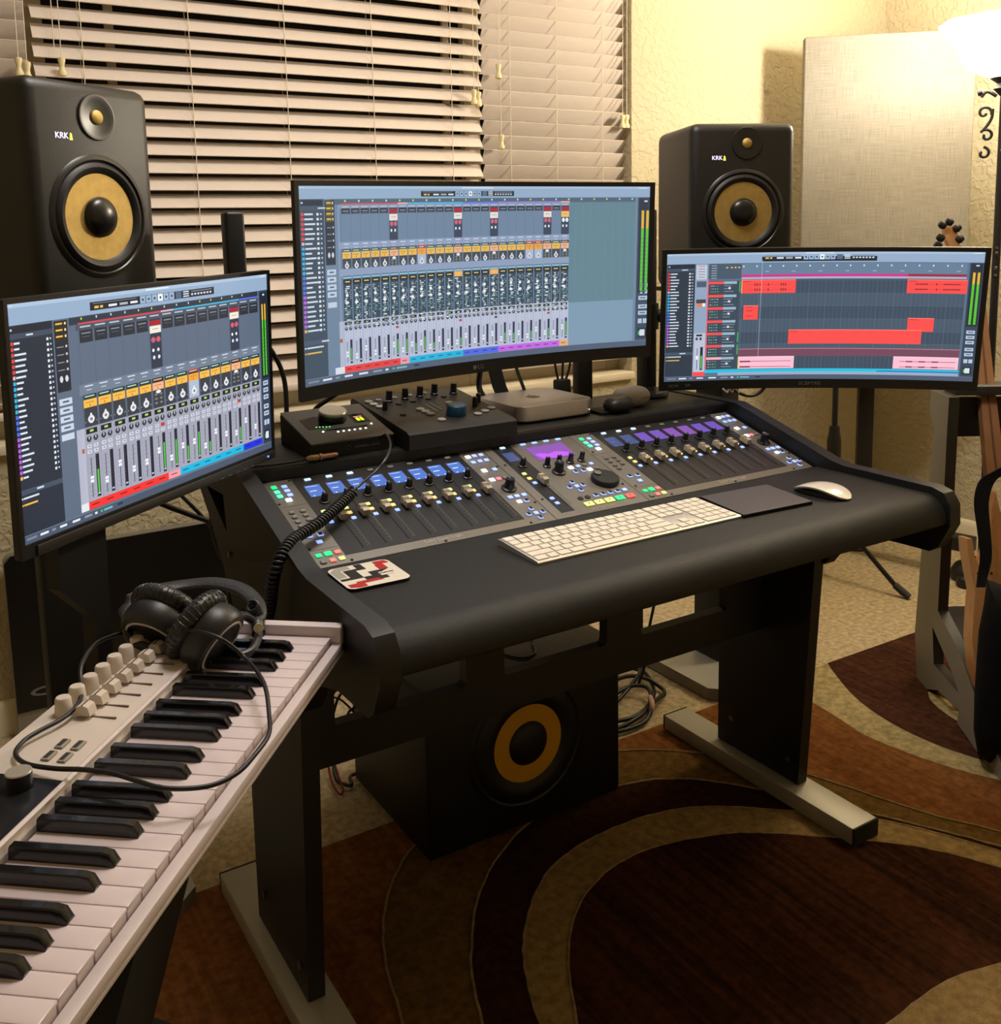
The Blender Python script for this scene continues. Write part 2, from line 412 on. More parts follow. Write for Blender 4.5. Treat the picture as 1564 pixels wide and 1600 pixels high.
S_ = [(.05, -.9), (.08, -.5), (.13, -.31), (.185, -.14), (.24, -.01), (.34, .13), (.49, .24), (.65, .285), (.79, .265), (.88, .235), (.955, .18), (1.02, .1), (1.06, .04), (1.11, -.04), (1.165, -.12), (1.21, -.2), (1.275, -.32), (1.36, -.52), (1.43, -.9)]
O_ = [(.14, -.9), (.17, -.52), (.21, -.36), (.26, -.19), (.315, -.06), (.385, .03), (.485, .11), (.61, .145), (.74, .145), (.845, .12), (.93, .07), (1.01, .0), (1.09, -.065), (1.15, -.13), (1.2, -.205), (1.26, -.33), (1.34, -.53), (1.4, -.9)]
I_ = [(.18, -.9), (.2, -.55), (.245, -.38), (.31, -.22), (.38, -.1), (.47, -.005), (.59, .05), (.72, .05), (.86, .005), (.955, -.06), (1.05, -.145), (1.12, -.21), (1.17, -.275), (1.215, -.36), (1.28, -.52), (1.34, -.9)]
Bc = [(.3, -.75), (.42, -.6), (.56, -.53), (.66, -.495), (.76, -.485), (.87, -.485), (.98, -.51), (1.15, -.57), (1.3, -.7)]
YL = [(1.36, .43), (1.40, .40), (1.445, .32), (1.435, .2), (1.42, .11), (1.435, .0), (1.46, -.09), (1.5, -.18), (1.6, -.35), (1.8, -.7)]
YU = [(1.665, .43), (1.62, .36), (1.56, .25), (1.525, .13), (1.52, .01), (1.54, -.09), (1.58, -.17), (1.69, -.32), (1.9, -.66)]
spot = [(1.745, .165), (1.71, .135), (1.68, .08), (1.665, .02), (1.70, .04), (1.745, .11)]
x0r, x1r, y0r, y1r = -.62, 2.13, -.9, .43
t = thing('area_rug', 'brown, rust and cream area rug with sweeping curves under the desk', 'rug', (.75, -.2, 0))
b = B(); b.box(x0r, x1r, y0r, y1r, .001, RUGZ, 0, bev=.004)
d = .0006
region(b, T_, [], RUGZ + d, 1); PT = catmull([Vector((x, y, 0)) for x, y in T_], 6)
region(b, S_, [], RUGZ + 2 * d, 2); PS = catmull([Vector((x, y, 0)) for x, y in S_], 6)
region(b, O_, [], RUGZ + 3 * d, 3); PO = catmull([Vector((x, y, 0)) for x, y in O_], 6)
region(b, I_, [], RUGZ + 4 * d, 4); PI_ = catmull([Vector((x, y, 0)) for x, y in I_], 6)
region(b, Bc, [], RUGZ + 5 * d, 3); PB = catmull([Vector((x, y, 0)) for x, y in Bc], 6)
region(b, YL, [(x1r - .01, -.7), (x1r - .006, y1r - .006), (1.37, y1r - .006)], RUGZ + d, 5)
PYL = catmull([Vector((x, y, 0)) for x, y in YL], 6)
region(b, YU, [(x1r - .01, -.66), (x1r - .008, y1r - .005)], RUGZ + 2 * d, 6)
PYU = catmull([Vector((x, y, 0)) for x, y in YU], 6)
region(b, spot, [], RUGZ + 3 * d, 5)
for P_ in (PT, PS, PO, PI_, PB): hem(b, P_, RUGZ + .002, .0026, 7)
obj('woven_pile', b, [pile('rust_pile', (178, 120, 70), .6, (138, 82, 46)), pile('ochre_pile', (140, 106, 58)), pile('dark_brown_pile', (80, 50, 33), .5, (62, 38, 25)),
    pile('tan_pile', (190, 158, 104)), pile('oxblood_pile', (58, 38, 27), .55, (112, 66, 42)), pile('sand_pile', (228, 206, 150)), pile('plum_pile', (88, 58, 46), .7, (120, 78, 56)), pile('cream_hem', (196, 168, 120))], t, world=True, smooth=0)

# ================================================================== DESK
desk = thing('studio_desk', 'wide black studio desk with padded armrest, sloped console bay and raised shelf', 'desk', (.54, .1, 0))
side = [(-.268, .765), (-.292, .758), (-.306, .738), (-.308, .700), (-.285, .655), (-.268, .643), (-.225, .642), (-.17, .640), (-.11, .622), (-.06, .592), (-.03, .55), (.24, .55), (.30, .60), (.36, .675), (.43, .745), (.49, .79), (.51, .83), (.51, .852), (.23, .852), (.18, .838), (-.035, .772), (-.07, .766)]
b = B(); b.prism(side, -.043, -.013, 'x', holes=[[(.315, .735), (.43, .795), (.325, .80)]]); obj('side_panel', b, DESKB, desk, world=True)
b = B(); b.prism(side, 1.088, 1.118, 'x', holes=[[(.315, .735), (.43, .795), (.325, .80)]]); obj('side_panel', b, DESKB, desk, world=True)
pad = [(-.004, .752)]
for k in range(9):
    a = PI / 2 + PI / 2 * k / 8
    pad.append((-.256 + .046 * math.cos(a), .706 + .046 * math.sin(a)))
pad += [(-.300, .702), (-.294, .699), (-.27, .698), (-.004, .70)]
b = B(); b.prism(pad, -.012, 1.087, 'x')
obj('armrest_pad', b, LEATH, desk, world=True, smooth=50)
b = B(); b.box(-.012, 1.087, -.20, -.004, .685, .6975); b.prism([(-.003, .60), (-.003, .738), (.252, .802), (.252, .60), (.24, .60), (.24, .77), (.012, .70), (.012, .60)], -.012, 1.087, 'x')
obj('console_tray', b, DESKB, desk, world=True)
b = B(); b.box(-.012, 1.087, .262, .505, .826, .850, bev=.0025); obj('shelf', b, DESKB, desk, world=True)
b = B(); b.box(-.012, 1.087, .256, .2615, .812, .848, bev=.001); obj('shelf_lip', b, DESKB, desk, world=True)
b = B(); b.box(-.012, 1.087, .44, .455, .56, .824); obj('rear_panel', b, DESKB, desk, world=True)
def rrect(x0, x1, z0, z1, r=.008, n=3):
    P = []
    for cx, cz, a0 in ((x1 - r, z1 - r, 0), (x0 + r, z1 - r, PI / 2), (x0 + r, z0 + r, PI), (x1 - r, z0 + r, 1.5 * PI)):
        for k in range(n + 1): P.append((cx + r * math.cos(a0 + PI / 2 * k / n), cz + r * math.sin(a0 + PI / 2 * k / n)))
    return P
b = B(); b.prism([(-.014, .368), (1.058, .368), (1.058, .598), (-.014, .598)], .11, .135, 'y', holes=[rrect(.06, .312, .437, .496), rrect(.392, .63, .437, .496), rrect(.716, .955, .437, .496)])
obj('crossbeam', b, DESKB, desk, world=True)
leg = [(-.03, .62), (.004, .052), (.245, .052), (.245, .62)]
for x0, x1, s_ in ((-.046, -.018, -1), (1.062, 1.089, -1)):
    b = B(); b.prism(leg, x0, x1, 'x'); L = obj('leg', b, DESKB, desk, world=True)
    for y, z in ((.20, .12), (.03, .10)):
        b = B(); b.lathe([(.0, 0), (.006, 0), (.007, -.0015), (.007, -.002)], 14, 0, Matrix.Translation((x0 - .002, y, z)) @ rotY(PI / 2))
        o = obj('bolt', b, mat('bolt_steel', (120, 118, 112), .35, metal=.8)); o.data.transform(WM['studio_desk'].inverted()); o.parent = L
for y, z in ((.10, .70), (-.18, .70), (.30, .70)):
    b = B(); b.lathe([(0, .0), (.005, 0), (.0055, -.0015), (.0055, -.002)], 14, 0, Matrix.Translation((-.0452, y, z)) @ rotY(PI / 2)); obj('bolt', b, mat('bolt_steel', (1, 1, 1)), desk, world=True)
for x0, y0 in ((-.071, 0), (1.032, 0)):
    b = B(); b.box(x0, x0 + .073, -.165, .40, .014, .05, bev=.0015); f = obj('foot', b, ALU, desk, world=True, label='brushed silver foot bar')
    for y in (-.1675, .3985):
        b = B(); b.box(x0 - .0005, x0 + .0735, y, y + .004, .0135, .0505); o = obj('end_cap', b, BLKM); o.data.transform(WM['studio_desk'].inverted()); o.parent = f
    for y in (-.13, .36):
        b = B(); b.cyl(x0 + .036, y, .0115, .015, .016); o = obj('levelling_pad', b, BLKM); o.data.transform(WM['studio_desk'].inverted()); o.parent = f

# ================================================================== CONSOLES
TILT = .298; CD = .264
def rr_box(b, cx, cy, w, h, z0, z1, bev=.0012): b.box(cx - w / 2, cx + w / 2, cy - h / 2, cy + h / 2, z0, z1, bev=bev, seg=1)
def btn(par, x, y, m, w=9, h=8, outline=False):
    b = B(); rr_box(b, x / 1000, y / 1000, w / 1000, h / 1000, .0005, .0028)
    if outline: b.box((x - w / 2 + 1.6) / 1000, (x + w / 2 - 1.6) / 1000, (y - h / 2 + 1.6) / 1000, (y + h / 2 + .4) / 1000, .0027, .0031, mi=1)
    obj('button', b, [m, KNOB], par, smooth=0)
KN_PROF = [(.0075, 0), (.0088, .0), (.0088, .002), (.0062, .003), (.0052, .015), (.0048, .0165), (0, .0165)]
def knob(par, x, y, s=1., h=1., m=None):
    b = B(); b.lathe([(r * s, z * h + .0004) for r, z in KN_PROF], 24, 0, Matrix.Translation((x / 1000, y / 1000, 0)))
    b.box(x / 1000 - .0004, x / 1000 + .0004, y / 1000, y / 1000 + .0045 * s, .0166 * h + .0004, .017 * h + .0006, mi=1)
    obj('knob', b, [m or KNOB, TXTW], par)
def fader(par, x, y0, y1, yc):
    b = B(); b.box((x - 1.1) / 1000, (x + 1.1) / 1000, y0 / 1000, y1 / 1000, .0004, .0008, mi=0)
    sl = obj('fader_slot', b, GAP, par, smooth=0)
    b = B(); X, Y = x / 1000, yc / 1000
    b.prism([(Y - .012, .004), (Y + .012, .004), (Y + .0115, .014), (Y + .004, .0155), (Y + .0012, .0115), (Y - .0012, .0115), (Y - .004, .0155), (Y - .0115, .014)], X - .0055, X + .0055, 'x')
    b.box(X - .0012, X + .0012, Y - .004, Y + .004, .0005, .0045)
    obj('fader_cap', b, FCAP, sl)
def ticks(par, x, y0, y1, n):
    b = B()
    for k in range(n):
        y = (y0 + (y1 - y0) * k / (n - 1)) / 1000
        b.box((x - 3) / 1000, (x - .2) / 1000, y - .0004, y + .0004, .0004, .0007)
    b.box((x + 1.2) / 1000, (x + 1.8) / 1000, y0 / 1000 - .002, y1 / 1000 + .004, .0004, .0007)
    obj('scale_marks', b, LINEG, par, smooth=0)
def screws(par, L):
    for x, y in L:
        b = B(); b.cyl(x / 1000, y / 1000, .0002, .0008, .0026, seg=12); obj('screw', b, GAP, par)
def fader_console(x0, label, scr):
    t = thing('fader_controller', label, 'mixing console', (x0, 0, .7515), (TILT, 0, 0), group='eight-fader control surfaces in the desk')
    b = B(); b.box(.0005, .437, 0, CD, -.018, 0, bev=.001); obj('housing', b, PANELG, t)
    b = B(); b.box(.054, .3825, .020, CD - .001, 0, .0004); obj('fader_plate', b, CONBLK, t, smooth=0)
    for k in range(8):
        o = 39.4 * k
        btn(t, 80 + o, 251, G_LBL if k < 3 else BTG, 12, 7)
        b = B(); b.box((66 + o) / 1000, (93.5 + o) / 1000, .195, .2325, .0004, .0010); d_ = obj('display', b, scr[k], t, smooth=0)
        b = B(); b.box((70 + o) / 1000, (82 + o) / 1000, .212, .2135, .0010, .0012); b.box((68 + o) / 1000, (88 + o) / 1000, .2275, .2283, .0010, .0012)
        for q in (71, 85): b.box((q + o) / 1000, (q + o + 2.6) / 1000, .1965, .1985, .0010, .0012)
        obj('display_text', b, G_LBL if x0 < .3 else G_SCRB, d_, smooth=0)
        knob(t, 81.5 + o, 177)
        for y, m in ((146, G_YEL), (130, G_ORG), (113, G_BLUE)): btn(t, 68 + o, y, m, 8.6, 8)
        fader(t, 88.5 + o, 30, 185, 121 if x0 < .3 else 127)
        ticks(t, 99.5 + o, 36, 106, 9)
    for y, m in ((242, G_GREEN), (226, G_TEAL), (212, G_TEAL)): btn(t, 17, y, m, 10, 10)
    for y in (240, 226, 212): btn(t, 34.5, y, G_BLUE, 10, 9)
    btn(t, 27, 197, G_WHITE, 11, 10)
    for y in (159, 145, 130, 117): btn(t, 18, y, BTG if x0 < .3 else PANELG, 9, 8)
    for y in (159, 145, 131): btn(t, 37, y, BTG if x0 < .3 else PANELG, 9, 8)
    btn(t, 20, 85, G_BLUE, 10, 9, True); btn(t, 38, 84, G_BLUE, 10, 9, True); btn(t, 29, 65, G_BLUE, 10, 9)
    btn(t, 14, 30.5, G_GREEN, 10, 9); btn(t, 29.5, 31, G_GREEN, 12, 11); btn(t, 45, 31, G_SALM, 10, 9)
    btn(t, 15, 12.5, BTG, 10, 9); btn(t, 30, 12.5, G_SALM, 10, 9); btn(t, 45, 13, G_YEL, 10, 9)
    btn(t, 395, 242, G_WHITE, 11, 10)
    for x, y in ((409.5, 243), (424, 243), (395, 221), (410, 222), (424, 222), (421, 186), (396, 89), (410, 89), (425, 89)): btn(t, x, y, G_BLUE, 10, 9)
    btn(t, 399, 187, G_WHITE, 11, 11); btn(t, 396, 153, G_WHITE, 11, 10); btn(t, 410, 153, G_PINK, 10, 9); btn(t, 424, 153, BTG, 10, 8)
    btn(t, 404, 71, G_WHITE, 10, 9); btn(t, 418, 70, G_BLUE, 10, 9, True)
    for x, y in ((411, 44), (397, 29), (426, 29), (412, 14)): btn(t, x, y, G_BLUE, 9, 9, True)
    btn(t, 412, 29, G_BLUE, 9, 9)
    knob(t, 410, 117, 1.6, 1.3)
    screws(t, [(50, 258), (8, 190), (8, 52), (58, 5), (221, 4), (387, 6), (432, 195), (431, 62), (384, 258)])
    b = B()
    for y in (180, 47): b.box(.003, .052, y / 1000 - .0004, y / 1000 + .0004, .0001, .0005)
    for x_, w_ in ((12, 8), (30, 12)): b.box(x_ / 1000, (x_ + w_) / 1000, .1685, .1695, .0001, .0005)
    for y in (250, 252): b.box(.393, .408, y / 1000, y / 1000 + .0006, .0001, .0005)
    b.box(.012, .046, .0385, .0393, .0001, .0005)
    obj('panel_print', b, LINEG, t, smooth=0)
    text('lettering', 'Solid State Logic', .0105, mat('logo_print', (176, 170, 160), .5), t, (.221, .0115, .0003), (0, 0, 0), .0001)
    return t
fader_console(0, 'left eight-fader console, its blue displays crossed by the coiled cable', [G_SCRB] * 8)
fader_console(.6435, 'right eight-fader console with violet-tinted displays, near the white mouse', [G_SCRD, G_SCRD, G_SCRP, G_SCRP, G_SCRV, G_SCRV, G_SCRP, G_SCRP])  # violet tones put reflected light into the display colours
# centre unit
t = thing('transport_controller', 'single-fader transport console with jog wheel between the two eight-fader consoles', 'mixing console', (.4375, 0, .7515), (TILT, 0, 0))
b = B(); b.box(.0005, .2055, 0, CD, -.018, 0, bev=.001); obj('housing', b, PANELG, t)
b = B(); b.box(.0195, .0485, .016, CD - .001, 0, .0004); b.box(.0485, .063, .12, CD - .001, 0, .00041); obj('fader_plate', b, CONBLK, t, smooth=0)
btn(t, 42, 255, G_LBL, 12, 7)
b = B(); b.box(.028, .0525, .202, .236, .0005, .001); obj('display', b, G_SCRD, t, smooth=0)
knob(t, 43.5, 183)
for x, y, m in ((29, 154, G_YEL), (29, 136, G_ORG), (30, 119, G_BLUE), (30, 62, G_BLUE), (30, 45, G_BLUE)): btn(t, x, y, m, 9, 8)
fader(t, 45.5, 34, 120, 117); ticks(t, 53, 36, 104, 8)
for x in (90, 117, 145, 174): btn(t, x, 256, G_BLUE, 13, 7)
b = B(); b.box(.087, .174, .19, .243, 0.0001, .0009); dsp = obj('display', b, G_SCRV, t, smooth=0, label='purple display')
b = B(); b.prism([(.10, .196), (.125, .192), (.16, .193), (.165, .205), (.14, .214), (.12, .209), (.105, .216), (.09, .214)], .0009, .0011, 'z'); obj('display_text', b, glow('violet', (150, 70, 200), .9), dsp, smooth=0)
for x in (89, 116, 143, 170): knob(t, x, 168, .9, 1.15)
knob(t, 98, 141, 1.5, 1.35)
btn(t, 131, 148, G_WHITE, 11, 10); btn(t, 149, 149, G_BLUE); btn(t, 165, 150, BTG); btn(t, 181, 150, G_BLUE)
btn(t, 131, 131, G_BLUE, 9, 9, True); btn(t, 149, 131, G_BLUE, 9, 9, True); btn(t, 164, 131, G_WHITE, 11, 10); btn(t, 182, 132, BTG)
for x, y in ((100, 99), (85, 85), (115, 85), (100, 70)): btn(t, x, y, G_BLUE, 9, 9, True)
btn(t, 101, 85, G_BLUE, 9, 9)
for x in (82, 98):
    b = B(); b.cyl(x / 1000, .046, 0, .0016, .0058, .0054, 16); obj('button', b, CONBLK, t)
for x in (116, 133, 149.5, 166): btn(t, x, 45.5, G_BLUE, 10, 9, True)
btn(t, 183, 46, G_BLUE, 10, 9)
for x, m in ((86, G_YEL), (109, G_YEL), (132, G_YEL), (156, G_GREEN), (180, G_RED)):
    btn(t, x, 24.5, m, 19, 13)
    b = B(); b.prism([(x / 1000 - .002, .0265), (x / 1000 - .002, .0225), (x / 1000 + .002, .0245)], .0028, .0031, 'z'); obj('button_icon', b, KNOB, t, smooth=0)
b = B(); b.lathe([(.0255, 0), (.027, .002), (.027, .0085), (.0255, .0105), (0, .0108)], 40, 0, Matrix.Translation((.167, .087, 0)))
jw = obj('jog_wheel', b, CONBLK, t)
b = B(); b.lathe([(.007, .0112), (.0068, .0104), (.004, .0090), (0, .0086)], 20, 0, Matrix.Translation((.158, .100, .0016))); obj('finger_dimple', b, mat('dimple_grey', (120, 116, 108), .3), jw)
screws(t, [(12, 195), (12, 66), (196, 195), (194, 66)])
text('lettering', 'Solid State Logic', .0075, mat('logo_print', (1, 1, 1)), t, (.105, .0085, .0003), (0, 0, 0), .0001)

# ================================================================== SHELF GEAR
def shelf_z(): return .8505
# audio interface: slanted box
t = thing('audio_interface', 'dark grey desktop audio interface with big silver volume knob on the shelf', 'audio interface', (.185, .36, .8505))
b = B(); b.prism([(-.078, .0), (.078, 0), (.078, .056), (.07, .058), (-.078, .024)], -.08, .08, 'x')
for v in b.bm.verts: pass
obj('chassis', b, BLKM, t)
ta = math.atan2(.034, .156)
Ti = Matrix.Translation((0, -.079, .0245)) @ Matrix.Rotation(ta, 4, 'X')
b = B(); b.T = Ti; b.box(-.081, .081, -.003, .158, 0, .004, bev=.0012); top = obj('top_plate', b, mat('plate_grey', (78, 76, 72), .45, metal=.3, bump=.1, bscale=1500), t)
b = B(); b.T = Ti
b.prism([(-.062, .108), (-.062, .060), (-.035, .060), (-.02, .068), (.012, .07), (.02, .10), (-.03, .118)], .004, .0045, 'z'); b.prism([(.034, .066), (.064, .066), (.064, .108), (.034, .108)], .004, .0045, 'z')
b.box(-.032, .05, .046, .051, .004, .0045)
obj('display_window', b, BLKG, top, smooth=0)
b = B(); b.T = Ti; b.lathe([(.026, .0045), (.0265, .006), (.0255, .016)], 40, 0, Matrix.Translation((.0, .098, 0))); k = obj('knob', b, KNOB, top)
b = B(); b.T = Ti; b.lathe([(.0255, .016), (.0262, .017), (.0262, .021), (.0250, .0225), (0, .0228)], 40, 0, Matrix.Translation((.0, .098, 0))); obj('knob_cap', b, STEEL, k)
b = B(); b.T = Ti
for k_ in range(6): b.cyl(-.014 + .011 * k_, .036, .004, .0052, .0022, seg=12)
b.cyl(-.040, .044, .004, .0052, .0022, seg=12); b.cyl(.060, .053, .004, .0052, .0022, seg=12)
obj('light_button', b, G_WHITE, top)
b = B(); b.T = Ti
for k_ in range(5): b.box(-.045 + .006 * k_, -.0425 + .006 * k_, .066 - .0012 * k_, .0685 - .0012 * k_, .0045, .005)
obj('signal_light', b, glow('dotgreen', (120, 250, 140), 1.4), top, smooth=0)
b = B(); b.T = Ti
for x in (.042, .050): b.box(x, x + .0055, .074, .088, .0046, .005, mi=0)
b.box(.041, .057, .092, .095, .0046, .005, mi=1); obj('level_meter', b, [G_LIME, G_PINK], top, smooth=0)
text('lettering', 'UNIVERSAL AUDIO', .0058, TXTG, t, (.028, -.0785, .012), (PI / 2, 0, 0), .0003)
b = B(); b.T = Matrix.Translation((-.008, -.0783, .012)) @ FRONT; b.lathe([(.0035, 0), (.0035, .0004), (.0028, .0004), (.0028, 0)], 16); obj('emblem', b, TXTG, t)
# monitor controller
t = thing('monitor_controller', 'black desktop monitor controller with blue volume knob between interface and small computer', 'monitor controller', (.395, .375, .8505))
al = math.atan2(.030, .255)
b = B(); b.prism([(-.135, .0), (.13, 0), (.13, .056), (.122, .062), (.11, .062), (-.125, .033), (-.135, .028)], -.117, .117, 'x'); obj('chassis', b, mat('controller_black', (30, 31, 33), .42, bump=.15, bscale=800), t, smooth=25)
Tm = Matrix.Translation((0, -.125, .0333)) @ Matrix.Rotation(math.atan2(.029, .235), 4, 'X')
def mc(f, nm, m, lab=None):
    b = B(); b.T = Tm; f(b); return obj(nm, b, m, t, label=lab)
mc(lambda b: b.lathe([(.0195, .0005), (.020, .002), (.0185, .019), (.0165, .021), (0, .021)], 36, 0, Matrix.Translation((.022, .062, 0))), 'volume_knob', mat('blue_knob', (30, 84, 124), .35), 'blue knob')
for x, y in ((-.068, .198), (-.03, .202), (.006, .206), (.042, .210), (.082, .2)):
    mc(lambda b: b.lathe([(.0085, .0005), (.0085, .003), (.0070, .004), (.0064, .023), (0, .0235)], 20, 0, Matrix.Translation((x + .008, y - .004, 0))), 'knob', KNOB)
for x, y in ((-.068, .216), (-.03, .220), (.006, .224), (.042, .228)):
    mc(lambda b: b.lathe([(.0058, 0), (.0058, .002), (.0035, .002), (.0035, 0)], 18, 0, Matrix.Translation((x - .008, y - .006, 0))), 'jack_socket', STEEL)
for x, y in ((-.092, .145), (.086, .10), (.106, .12)):
    mc(lambda b: b.lathe([(.0055, .0005), (.005, .018), (.0035, .019), (0, .019)], 18, 0, Matrix.Translation((x, y, 0))), 'knob', KNOB)
for x, y in ((-.100, .205), (-.098, .185), (-.094, .165), (-.028, .118), (-.026, .1), (-.024, .082), (.047, .135), (.05, .115), (.055, .097), (-.022, .040), (.062, .046), (.085, .058), (.108, .072)):
    mc(lambda b: b.lathe([(.0084, .0003), (.0084, .0022), (.0074, .0028), (0, .0028)], 20, 0, Matrix.Translation((x, y, 0))), 'button', mat('button_pale', (158, 156, 148), .4))
for x, y in ((-.05, .17), (-.015, .175), (.022, .18), (.06, .182), (-.075, .10)):
    mc(lambda b: b.lathe([(.0062, .0003), (.0062, .0025), (0, .0028)], 20, 0, Matrix.Translation((x, y, 0))), 'button', BTD)
mc(lambda b: (b.box(-.004, .0, .09, .145, .0001, .0006), b.box(.009, .013, .10, .15, .0001, .0006)), 'panel_print', TXTG)
b = B(); b.T = Tm
text('lettering', 'STUDIO', .008, TXTG, t, (-.078, .105, .0612), (.12, 0, 0), .0001)
# small computer
t = thing('mini_computer', 'flat silver square computer on the desk shelf', 'computer', (.664, .412, .8505))
b = B(); a_ = []
for cx, cy, a0 in ((.0665, .0665, 0), (-.0665, .0665, PI / 2), (-.0665, -.0665, PI), (.0665, -.0665, 1.5 * PI)):
    for k in range(7): a_.append((cx + .032 * math.cos(a0 + PI / 2 * k / 6), cy + .032 * math.sin(a0 + PI / 2 * k / 6)))
def inset(P, q): return [(x * q, y * q) for x, y in P]
rings = [(.97, .003), (1., .006), (1., .0345), (.993, .0358), (.98, .036)]
vs = [[b._v((x * q, y * q, z)) for x, y in a_] for q, z in rings]
for A, C_ in zip(vs, vs[1:]):
    for i in range(len(A)): b.bm.faces.new((A[i], A[(i + 1) % len(A)], C_[(i + 1) % len(A)], C_[i]))
b.bm.faces.new(vs[0][::-1]); b.bm.faces.new(vs[-1])
obj('chassis', b, mat('space_silver', (186, 181, 178), .4, metal=.55), t, smooth=30)
b = B(); b.cyl(0, 0, 0, .0032, .085, seg=40); obj('foot_ring', b, BLKM, t)
# fruit emblem
def fruit(s):
    P = []
    for k in range(48):
        a = 2 * PI * k / 48
        r = 1 + .10 * math.cos(2 * a - PI) * .6
        x = r * math.cos(a) * .92; y = r * math.sin(a)
        y -= .16 * math.exp(-((a - PI / 2) / .35) ** 2); y += .10 * math.exp(-((a - 1.5 * PI) / .3) ** 2)
        dx, dy = x - 1.18, y - .12; dd = math.hypot(dx, dy)
        if dd < .52: x, y = 1.18 + dx / dd * .52, .12 + dy / dd * .52
        P.append((x * s, y * s))
    return P
b = B(); b.prism(fruit(.0165), .0361, .0364, 'z')
lf = [(.0, 1.0), (.05, 1.25), (.2, 1.48), (.42, 1.55), (.4, 1.32), (.25, 1.12)]
b.prism([(x * .0165, y * .0165) for x, y in lf], .0361, .0364, 'z'); obj('emblem', b, mat('emblem_dark', (50, 47, 46), .2), t, smooth=0)
b = B(); b.cyl(0, 0, 0, .0008, .0012, seg=10); o = obj('power_light', b, G_WHITE, t); o.matrix_local = Matrix.Translation((.078, -.0988, .014)) @ FRONT
b = B(); b.box(-.0, .06, -.03, .03, 0, .006, bev=.001); tag(obj('rubber_pad', b, BLKM), 'thin black square pad under the right corner of the silver computer', 'pad').location = (.728, .325, .8505)
o = bpy.data.objects['rubber_pad']; o.location = (.7655, .33, .8505); 
# earphone cases
def capsule_case(name, label, loc, rz, L, W_, Hh, m, slot=None):
    t = thing(name, label, 'earphone case', loc, (0, 0, rz), group=None)
    b = B(); n = 28
    for sgn in (0,):
        prof = []
    rows = []
    for i in range(13):
        ph = -PI / 2 + PI * i / 12
        row = []
        for k in range(n):
            a = 2 * PI * k / n
            ex = abs(math.cos(a)) ** .75 * (1 if math.cos(a) >= 0 else -1); ey = abs(math.sin(a)) ** .75 * (1 if math.sin(a) >= 0 else -1)
            c = max(math.cos(ph), 0) ** .62
            row.append(b._v((L / 2 * ex * c, W_ / 2 * ey * c, Hh / 2 + Hh / 2 * math.sin(ph))) if 0 < i < 12 else None)
        rows.append(row)
    p0 = b._v((0, 0, 0)); p1 = b._v((0, 0, Hh))
    for i in range(1, 11):
        for k in range(n): b.bm.faces.new((rows[i][k], rows[i][(k + 1) % n], rows[i + 1][(k + 1) % n], rows[i + 1][k]))
    for k in range(n):
        b.bm.faces.new((p0, rows[1][(k + 1) % n], rows[1][k])); b.bm.faces.new((p1, rows[11][k], rows[11][(k + 1) % n]))
    obj('shell', b, m, t, smooth=60)
    if slot:
        b = B(); b.tube([(L * .1, -W_ / 2 * .985, Hh * .5), (L * .3, -W_ / 2 * .93, Hh * .5), (L * .42, -W_ / 2 * .7, Hh * .5)], .0012, 6, smooth=4); obj('lid_seam', b, slot, t)
    return t
capsule_case('earphone_case', 'grey rounded earphone case on the shelf behind the black one', (.883, .345, .8505), -.1, .088, .055, .046, mat('case_grey', (150, 142, 136), .5), mat('seam_brown', (120, 98, 88), .6))
capsule_case('earphone_case', 'black rounded earphone case on the shelf beside the silver computer', (.815, .305, .8505), .1, .070, .05, .034, BLK, None)

# ================================================================== ON THE ARMREST
# computer keyboard
t = thing('computer_keyboard', 'thin white full-size computer keyboard on the armrest', 'keyboard', (.278, -.177, .7525))
b = B(); b.prism([(0, .0), (.1149, .0), (.1149, .0095), (.108, .0105), (.002, .0045), (0, .003)], 0, .4187, 'x')
obj('base_plate', b, mat('keyboard_alu', (206, 204, 200), .35, metal=.6), t)
keys = []
U = .01905; y0 = .0055
rows = [(0, .0165, [1.25, 1.0, 1.25, 1.5, 5.6, 1.5, 1.4, 1.5]), (1, .0165, [2.3] + [1] * 10 + [2.4]), (2, .0165, [1.75] + [1] * 11 + [1.95]), (3, .0165, [1.5] + [1] * 12 + [1.2]), (4, .0165, [1] * 13 + [1.7]), (5, .0165, [1.05] * 14)]
for r, hgt, ws in rows:
    tot = sum(ws); x = .004; sc_ = .2835 / tot
    for q in ws:
        keys.append((x, x + q * sc_ - .0025, y0 + r * .0178, y0 + r * .0178 + .0153)); x += q * sc_
for r in (3, 4, 5):
    for k in range(3): keys.append((.2905 + k * U * .93, .2905 + k * U * .93 + .0152, y0 + r * .0178, y0 + r * .0178 + .0153))
for k in range(3): keys.append((.2905 + k * U * .93, .2905 + k * U * .93 + .0152, y0, y0 + .0153))
keys.append((.2905 + U * .93, .2905 + U * .93 + .0152, y0 + .0178, y0 + .0178 + .0153))
for r in range(6):
    for k in range(4):
        if r == 0 and k == 1: continue
        w2 = .0152 + (U * .93 if r == 0 and k == 0 else 0)
        keys.append((.347 + k * U * .91, .347 + k * U * .91 + w2, y0 + r * .0178, y0 + r * .0178 + .0153))
KCAP = mat('keycap_white', (232, 224, 208), .5)
for i, (xa, xb, ya, yb) in enumerate(keys[:100]):
    b = B(); b.T = Matrix.Translation((0, 0, .0046)) @ Matrix.Rotation(.0575, 4, 'X'); b.box(xa, xb, ya, yb, 0, .0016, bev=.0007, seg=1); obj('keycap', b, KCAP, t, smooth=0)
